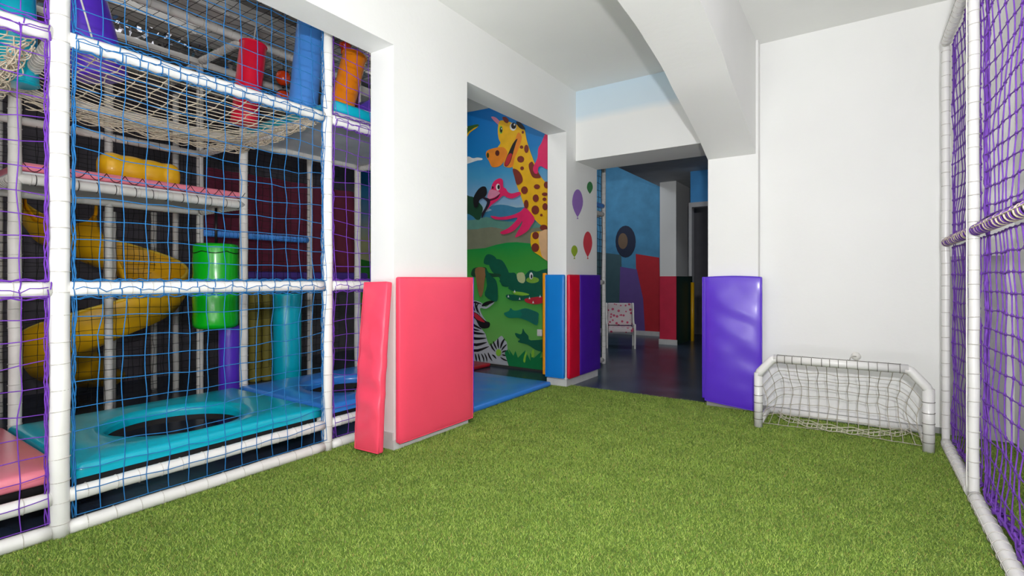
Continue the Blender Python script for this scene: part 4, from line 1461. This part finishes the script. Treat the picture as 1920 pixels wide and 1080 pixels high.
# ================================================================== MINI GOAL
def goal():
    yf = 4.72
    xl, xr = -0.70, 0.415
    t = thing('football_goal', ((xl + xr) / 2, yf, 0), 'small white tube football goal with net against the back wall', 'goal')
    r = 0.033
    H, hs = 0.59, 0.44
    ch = 0.105
    path = [(xl, yf, 0.0), (xl, yf, hs)]
    q = MB()
    q.tube([(xl, yf, 0.0), (xl, yf, hs + 0.02)], r, 18)
    lp = q.build('post', M_PIPE, t)
    q = MB()
    q.tube([(xr, yf, 0.0), (xr, yf, hs + 0.02)], r * 1.08, 18)
    rp = q.build('post', M_PIPE, t)
    q = MB()
    q.tube([(xl, yf, hs), (xl + 0.012, yf, hs + 0.03), (xl + ch, yf, H - 0.01), (xl + ch + 0.03, yf, H)], r, 18)
    q.build('corner_tube', M_PIPE, t)
    q = MB()
    q.tube([(xr, yf, hs), (xr - 0.012, yf, hs + 0.03), (xr - ch, yf, H - 0.01), (xr - ch - 0.03, yf, H)], r, 18)
    q.build('corner_tube', M_PIPE, t)
    q = MB()
    q.tube([(xl + ch + 0.01, yf, H), (xr - ch - 0.01, yf, H)], r, 18)
    cb = q.build('crossbar', M_PIPE, t)
    for x in (xl, xr):
        q = MB()
        q.tube([(x, yf + 0.02, 0.035), (x, 5.24, 0.035)], 0.028, 14)
        q.build('base_tube', M_PIPE, t)
    q = MB()
    q.tube([(xl, 5.26, 0.035), (xr, 5.26, 0.035)], 0.030, 14)
    q.build('base_tube', M_PIPE, t)
    # cord windings
    q = MB()
    q.tube(winding(Vector((xl + ch, yf, H)), Vector((1, 0, 0)), xr - xl - 2 * ch, r, 0.062, 0.0024, 0.1, back=(0, -0.3, 1)), 0.0024, 4)
    q.build('lashing_cord', mat('dark_cord', (96, 92, 82), 0.8), cb)
    for x, o in ((xl, lp), (xr, rp)):
        q = MB()
        q.tube(winding(Vector((x, yf, 0.03)), Vector((0, 0, 1)), hs - 0.03, r * (1.08 if x > 0 else 1), 0.072, 0.0022, 0.15), 0.0022, 4)
        q.build('lashing_cord', MATS['dark_cord'], o)

    def outline(s):
        # s 0..1 along the frame opening from left foot to right foot
        pts = [(xl, 0.03), (xl, 0.20), (xl, hs), (xl + ch, H), ((xl + xr) / 2, H), (xr - ch, H), (xr, hs), (xr, 0.20), (xr, 0.03)]
        return pts

    def P(u, v):
        x = xl + (xr - xl) * u
        # top edge follows the frame
        if x < xl + ch:
            zt = hs + (H - hs) * (x - xl) / ch
        elif x > xr - ch:
            zt = hs + (H - hs) * (xr - x) / ch
        else:
            zt = H
        zt -= r
        zb = 0.045
        z = zb + (zt - zb) * (1 - v)
        # net leans back towards the wall then gathers forward at its foot
        depth = 0.36 * math.sin(PI / 2 * min(1, v * 1.5)) if v < 0.67 else 0.36 - 0.22 * ((v - 0.67) / 0.33) ** 1.5
        edge = math.sin(PI * min(1, max(0, u))) ** 0.45 if 0 < u < 1 else 0
        y = yf + depth * edge
        z -= 0.035 * edge * v
        x2 = x + (0.07 * math.sin(PI * v) * (1 if u < 0.5 else -1) * (abs(u - 0.5) * 2) ** 3)
        return (x2, y, max(z, 0.02))
    net('goal_net', P, 16, 7, 0.0026, M_GOAL_NET, '', jitter=0.008, parent=t, knots=0.0055, sub=2)
    # slack hem lying on the grass
    q = MB()
    for s in range(4):
        pts = [(xl + 0.10 + (xr - xl - 0.18) * f, yf + 0.05 + 0.10 * math.sin(PI * f) * 0.2 + 0.30 - 0.30 * math.sin(PI * f) ** 0.6 + 0.035 * s, 0.04 + 0.018 * (s % 2) + 0.006 * math.sin(f * 40 + s)) for f in [k / 40 for k in range(41)]]
        q.tube(pts, 0.0032, 4)
    for k in range(26):
        f = (k + 0.5) / 26
        x = xl + 0.12 + (xr - xl - 0.22) * f
        y = yf + 0.05 + 0.02 * math.sin(PI * f) + 0.30 - 0.30 * math.sin(PI * f) ** 0.6
        q.tube([(x, y - 0.005, 0.04), (x + 0.008, y + 0.05, 0.06), (x - 0.004, y + 0.11, 0.045)], 0.003, 4)
    q.build('net_hem', mat('pale_hem_cord', (205, 202, 178), 0.8), t)


goal()
# cable stub on the wall above the goal
c = at(1605, 668, Y=5.345)
t = thing('cable_outlet', (c.x, 5.36, c.z), 'small white cable outlet stub on the wall above the goal', 'outlet')
q = MB()
q.lathe([(0.001, 0), (0.033, 0.0), (0.036, 0.008), (0.026, 0.022), (0.001, 0.026)], (c.x, 5.36, c.z), (0, -1, 0), 24)
q.build('cap', M_SOCKET, t)
q = MB()
q.tube([(c.x, 5.335, c.z), (c.x - 0.02, 5.31, c.z + 0.005), (c.x - 0.04, 5.31, c.z - 0.01), (c.x - 0.045, 5.315, c.z - 0.03)], 0.004, 6)
q.build('cable', M_CORD, t)

# ================================================================== PURPLE NET SCREEN ON THE RIGHT
XN = 0.535
screen = thing('net_screen_frame', (XN, 4.9, 0), 'white padded tube frame along the right wall carrying the purple nets', 'frame')
YN0, YN1, YN2 = 4.95, 3.83, 1.60
TOPZ = 3.0
lashed_tube(screen, (XN, YN0, 0.0), (XN, YN0, TOPZ), 'post', 0.024, ring_gap=0.09)
lashed_tube(screen, (XN, YN1, 0.0), (XN, YN1, 3.45), 'post', 0.025, ring_gap=0.085)
lashed_tube(screen, (XN, YN2, 0.0), (XN, YN2, 3.45), 'post', 0.025, ring_gap=0.085)
for (a, b_) in ((YN1 + 0.03, YN0 - 0.02), (YN2 + 0.03, YN1 - 0.03)):
    lashed_tube(screen, (XN, a, 0.035), (XN, b_, 0.035), 'bottom_rail', 0.034, ring_gap=0.10, jit=0.5)
    lashed_tube(screen, (XN, a, 1.52), (XN, b_, 1.52), 'middle_rail', 0.024, mat('deep_purple_wrap', (84, 52, 128), 0.8), ring_gap=0.075, ring_r=0.0055, ring_m=M_BEIGE_NET, jit=0.9)
    q = MB()
    q.tube(winding(Vector((XN, a, 1.52)), Vector((0, 1, 0)), b_ - a, 0.026, 0.050, 0.0040, 0.9, start=0.2), 0.0034, 4)
    q.build('net_lacing', M_PURPLE_NET2, screen)
    lashed_tube(screen, (XN, a, TOPZ), (XN, b_, TOPZ), 'top_rail', 0.030, ring_gap=0.07)
# rope running up the middle post
q = MB()
q.tube([(XN - 0.029, YN1 + 0.012 + 0.003 * math.sin(k), 0.03 + k * 0.06) for k in range(56)], 0.004, 5)
q.build('rope', M_SOCKET, screen)


def screen_net(y0, y1, z0, z1, nu, nv, label, seed, pull=0.0):
    def P(u, v):
        y = y0 + (y1 - y0) * u
        y += 0.03 * noise.noise(Vector((u * 5 + seed, v * 3, 1.0)))
        z = z0 + (z1 - z0) * v
        if v > 0 and v < 1:
            z -= pull * math.sin(PI * u) * (1 - v) ** 2
        b_ = 0.03 * math.sin(PI * u) * math.sin(PI * v) + 0.02 * noise.noise(Vector((u * 4, v * 5, seed)))
        return (XN + 0.035 + b_, y, z)
    return net('screen_net', P, nu, nv, 0.0032, M_PURPLE_NET2, label, jitter=0.006, knots=0.0080, jdir=(0.5, 1, 0.8), sub=2)


screen_net(YN0 - 0.04, YN1 + 0.05, 1.56, TOPZ - 0.03, 14, 16, 'upper purple net of the far bay on the right screen, above the roped rail', 1, 0.03)
screen_net(YN0 - 0.04, YN1 + 0.05, 0.09, 1.48, 14, 14, 'lower purple net of the far bay on the right screen, beside the goal', 2)
screen_net(YN1 - 0.05, YN2 + 0.05, 1.56, 3.42, 21, 20, 'upper purple net at the right picture edge, above the roped rail', 3, 0.05)
screen_net(YN1 - 0.05, YN2 + 0.05, 0.09, 1.48, 21, 14, 'lower purple net at the right picture edge, reaching the grass', 4)


def gather(fn, n, L, name, m, spread, r=0.004, seed=1):
    q = MB()
    rs = random.Random(seed)
    for k in range(n):
        ph = [rs.uniform(0, 6.28) for _ in range(6)]
        fr = [rs.uniform(25, 60) for _ in range(3)]
        pts = []
        for i in range(L + 1):
            f = i / L
            p_ = Vector(fn(f)) + Vector([spread * (0.6 * math.sin(f * fr[c_] + ph[c_]) + 0.4 * math.sin(f * fr[c_] * 0.4 + ph[c_ + 3])) for c_ in range(3)])
            pts.append(p_)
        q.tube(pts, [r * (2.0 if i % 5 == 2 else 1) for i in range(L + 1)], 5)
    return q.build(name, m, screen)


gather(lambda f: (XN + 0.045, YN1 - 0.055, 0.10 + 3.25 * f), 4, 120, 'edge_cord', M_PURPLE_NET2, 0.010, 0.0042, 1)
gather(lambda f: (XN + 0.045, YN0 - 0.03, 0.10 + 2.85 * f), 2, 90, 'edge_cord', M_PURPLE_NET2, 0.006, 0.003, 2)
gather(lambda f: (XN + 0.05, YN2 + 0.1 + (YN1 - YN2 - 0.15) * f, 0.085), 9, 90, 'gathered_hem', M_PURPLE_NET2, 0.026, 0.0045, 3)
gather(lambda f: (XN + 0.04, YN1 + 0.05 + (YN0 - YN1 - 0.1) * f, 0.075), 5, 60, 'gathered_hem', M_PURPLE_NET2, 0.018, 0.004, 4)
gather(lambda f: (XN + 0.02, YN2 + 0.1 + (YN1 - YN2 - 0.15) * f, 1.565), 4, 80, 'edge_cord', M_PURPLE_NET2, 0.012, 0.004, 5)
gather(lambda f: (XN + 0.02, YN1 + 0.05 + (YN0 - YN1 - 0.1) * f, 1.56), 3, 50, 'edge_cord', M_PURPLE_NET2, 0.010, 0.004, 6)

# ================================================================== BEYOND THE DOORWAY
back = thing('climbing_frame', (-3.12, 7.0, 0), 'dark far climbing frame with one white post seen just inside the doorway', 'play structure')
lashed_tube(back, (-3.12, 7.0, 0.0), (-3.12, 7.0, 3.0), 'post', 0.032, ring_gap=0.09)
for z in (0.06, 1.2, 2.2):
    lashed_tube(back, (-3.12, 6.12, z), (-3.12, 6.96, z), 'rail', 0.032, GP, ring_gap=0.08)
    lashed_tube(back, (-3.16, 7.0, z), (-4.6, 7.0, z), 'rail', 0.030, GP, rings=False)
lashed_tube(back, (-3.12, 6.12, 2.32), (-3.12, 6.96, 2.32), 'rail', 0.035, M_SKYB, rings=False, lab='blue padded rail')
lashed_tube(back, (-4.6, 7.0, 0.0), (-4.6, 7.0, 3.0), 'post', 0.032, GP, rings=False)
net('black_net', vplane(-3.13, 6.12, 6.96, 0.1, 2.95, seed=6), 9, 28, 0.0035, M_BLACK_NET, 'black net on the far climbing frame just inside the doorway', jitter=0.008, sides=3, sub=1)

# painted zones of the far wall: red dado with sloping top and plain dark shapes
q = MB()
yb = 10.996
def FW(px, py):
    return at(px, py, Y=yb)
q.face([FW(1192, 476), FW(1236, 483), FW(1240, 632), FW(1195, 627)], 0)
q.face([v + Vector((0, -0.004, 0)) for v in (FW(1163, 500), FW(1194, 505), FW(1206, 560), FW(1210, 630), FW(1160, 625))], 1)
q.face([FW(1100, 470), FW(1165, 478), FW(1168, 624), FW(1100, 616)], 2)
o = q.build('painted_dado', [mat('dado_red', (188, 30, 44), 0.6), mat('dado_violet', (104, 78, 150), 0.6), mat('dado_teal', (66, 96, 104), 0.6)], smooth=False)
tag(o, 'red, violet and teal painted shapes low on the far blue wall', 'wall painting')
q = MB()
q.face([FW(x, y - 2) for x, y in ell(1173, 455, 19, 30, 20)], 0)
q.face([(lambda v: (v.x, v.y - 0.002, v.z))(FW(x, y)) for x, y in ell(1168, 452, 9, 15, 16)], 1)
o = q.build('painted_silhouette', [mat('ink_paint', (30, 40, 66), 0.6), mat('tan_paint', (120, 96, 74), 0.6)], smooth=False)
tag(o, 'dark rounded painted silhouette on the far blue wall', 'wall painting')

# yellow guard tube at the far column
q = MB()
c = at(1298, 643, X=-2.80)
q.tube([(c.x + 0.03, c.y - 0.1, 0.0), (c.x + 0.03, c.y - 0.1, 1.18)], 0.035, 14)
tag(q.build('guard_post', M_YELLOW), 'yellow padded post beside the far dark green column side', 'post')


# child's chair in the far room
def toy_chair():
    c = at(1163, 650, Z=0.0)
    t = thing('child_chair', (c.x, c.y, 0), 'small white child chair with pink patterned cushions beyond the doorway', 'chair')
    wht = M_SOCKET
    def loc(x, y, z):
        a = math.radians(25)
        k = 1.22
        return (c.x + k * (x * math.cos(a) - y * math.sin(a)), c.y + k * (x * math.sin(a) + y * math.cos(a)), z * 1.05)
    for sx in (-0.20, 0.20):
        side = [(-0.22, 0.0), (-0.17, 0.0), (-0.14, 0.26), (0.10, 0.26), (0.16, 0.0), (0.22, 0.0), (0.20, 0.35), (0.26, 0.70), (0.20, 0.76), (0.13, 0.70), (0.08, 0.46), (-0.10, 0.40), (-0.21, 0.42), (-0.24, 0.36)]
        sm = catmull(side, 3, closed=True)
        q = MB()
        f1 = [loc(sx - 0.012, y, max(0, z)) for y, z in sm]
        f2 = [loc(sx + 0.012, y, max(0, z)) for y, z in sm]
        tris = tessellate_polygon([[Vector((y, z, 0)) for y, z in sm]])
        b0 = len(q.v)
        q.v += f1 + f2
        n = len(sm)
        for tr in tris:
            q.f.append(tuple(b0 + k for k in tr)); q.m.append(0)
            q.f.append(tuple(b0 + n + k for k in tr[::-1])); q.m.append(0)
        for k in range(n):
            k2 = (k + 1) % n
            q.f.append((b0 + k, b0 + k2, b0 + n + k2, b0 + n + k)); q.m.append(0)
        q.build('side_panel', wht, t, smooth=False)
    rot = Matrix.Rotation(math.radians(25), 3, 'Z')
    pm = bpy.data.materials.new('pink_pattern')
    pm.use_nodes = True
    nt = pm.node_tree
    v = nt.nodes.new('ShaderNodeTexVoronoi')
    v.inputs['Scale'].default_value = 14
    r = nt.nodes.new('ShaderNodeValToRGB')
    r.color_ramp.interpolation = 'CONSTANT'
    r.color_ramp.elements[0].color = (*lin((206, 70, 110)), 1)
    r.color_ramp.elements[1].position = 0.33
    r.color_ramp.elements[1].color = (*lin((226, 214, 216)), 1)
    tcn = nt.nodes.new('ShaderNodeTexCoord')
    nt.links.new(tcn.outputs['Object'], v.inputs['Vector'])
    nt.links.new(v.outputs['Distance'], r.inputs[0])
    nt.links.new(r.outputs[0], nt.nodes['Principled BSDF'].inputs['Base Color'])
    q = MB()
    q.rbox(loc(0, -0.02, 0.31), (0.225, 0.22, 0.045), 0.03, 4, 4, 1, M=rot)
    q.build('seat', pm, t, merge=True)
    q = MB()
    q.rbox(loc(0, 0.17, 0.56), (0.225, 0.035, 0.21), 0.025, 4, 1, 4, M=rot)
    q.build('backrest', pm, t, merge=True)


toy_chair()
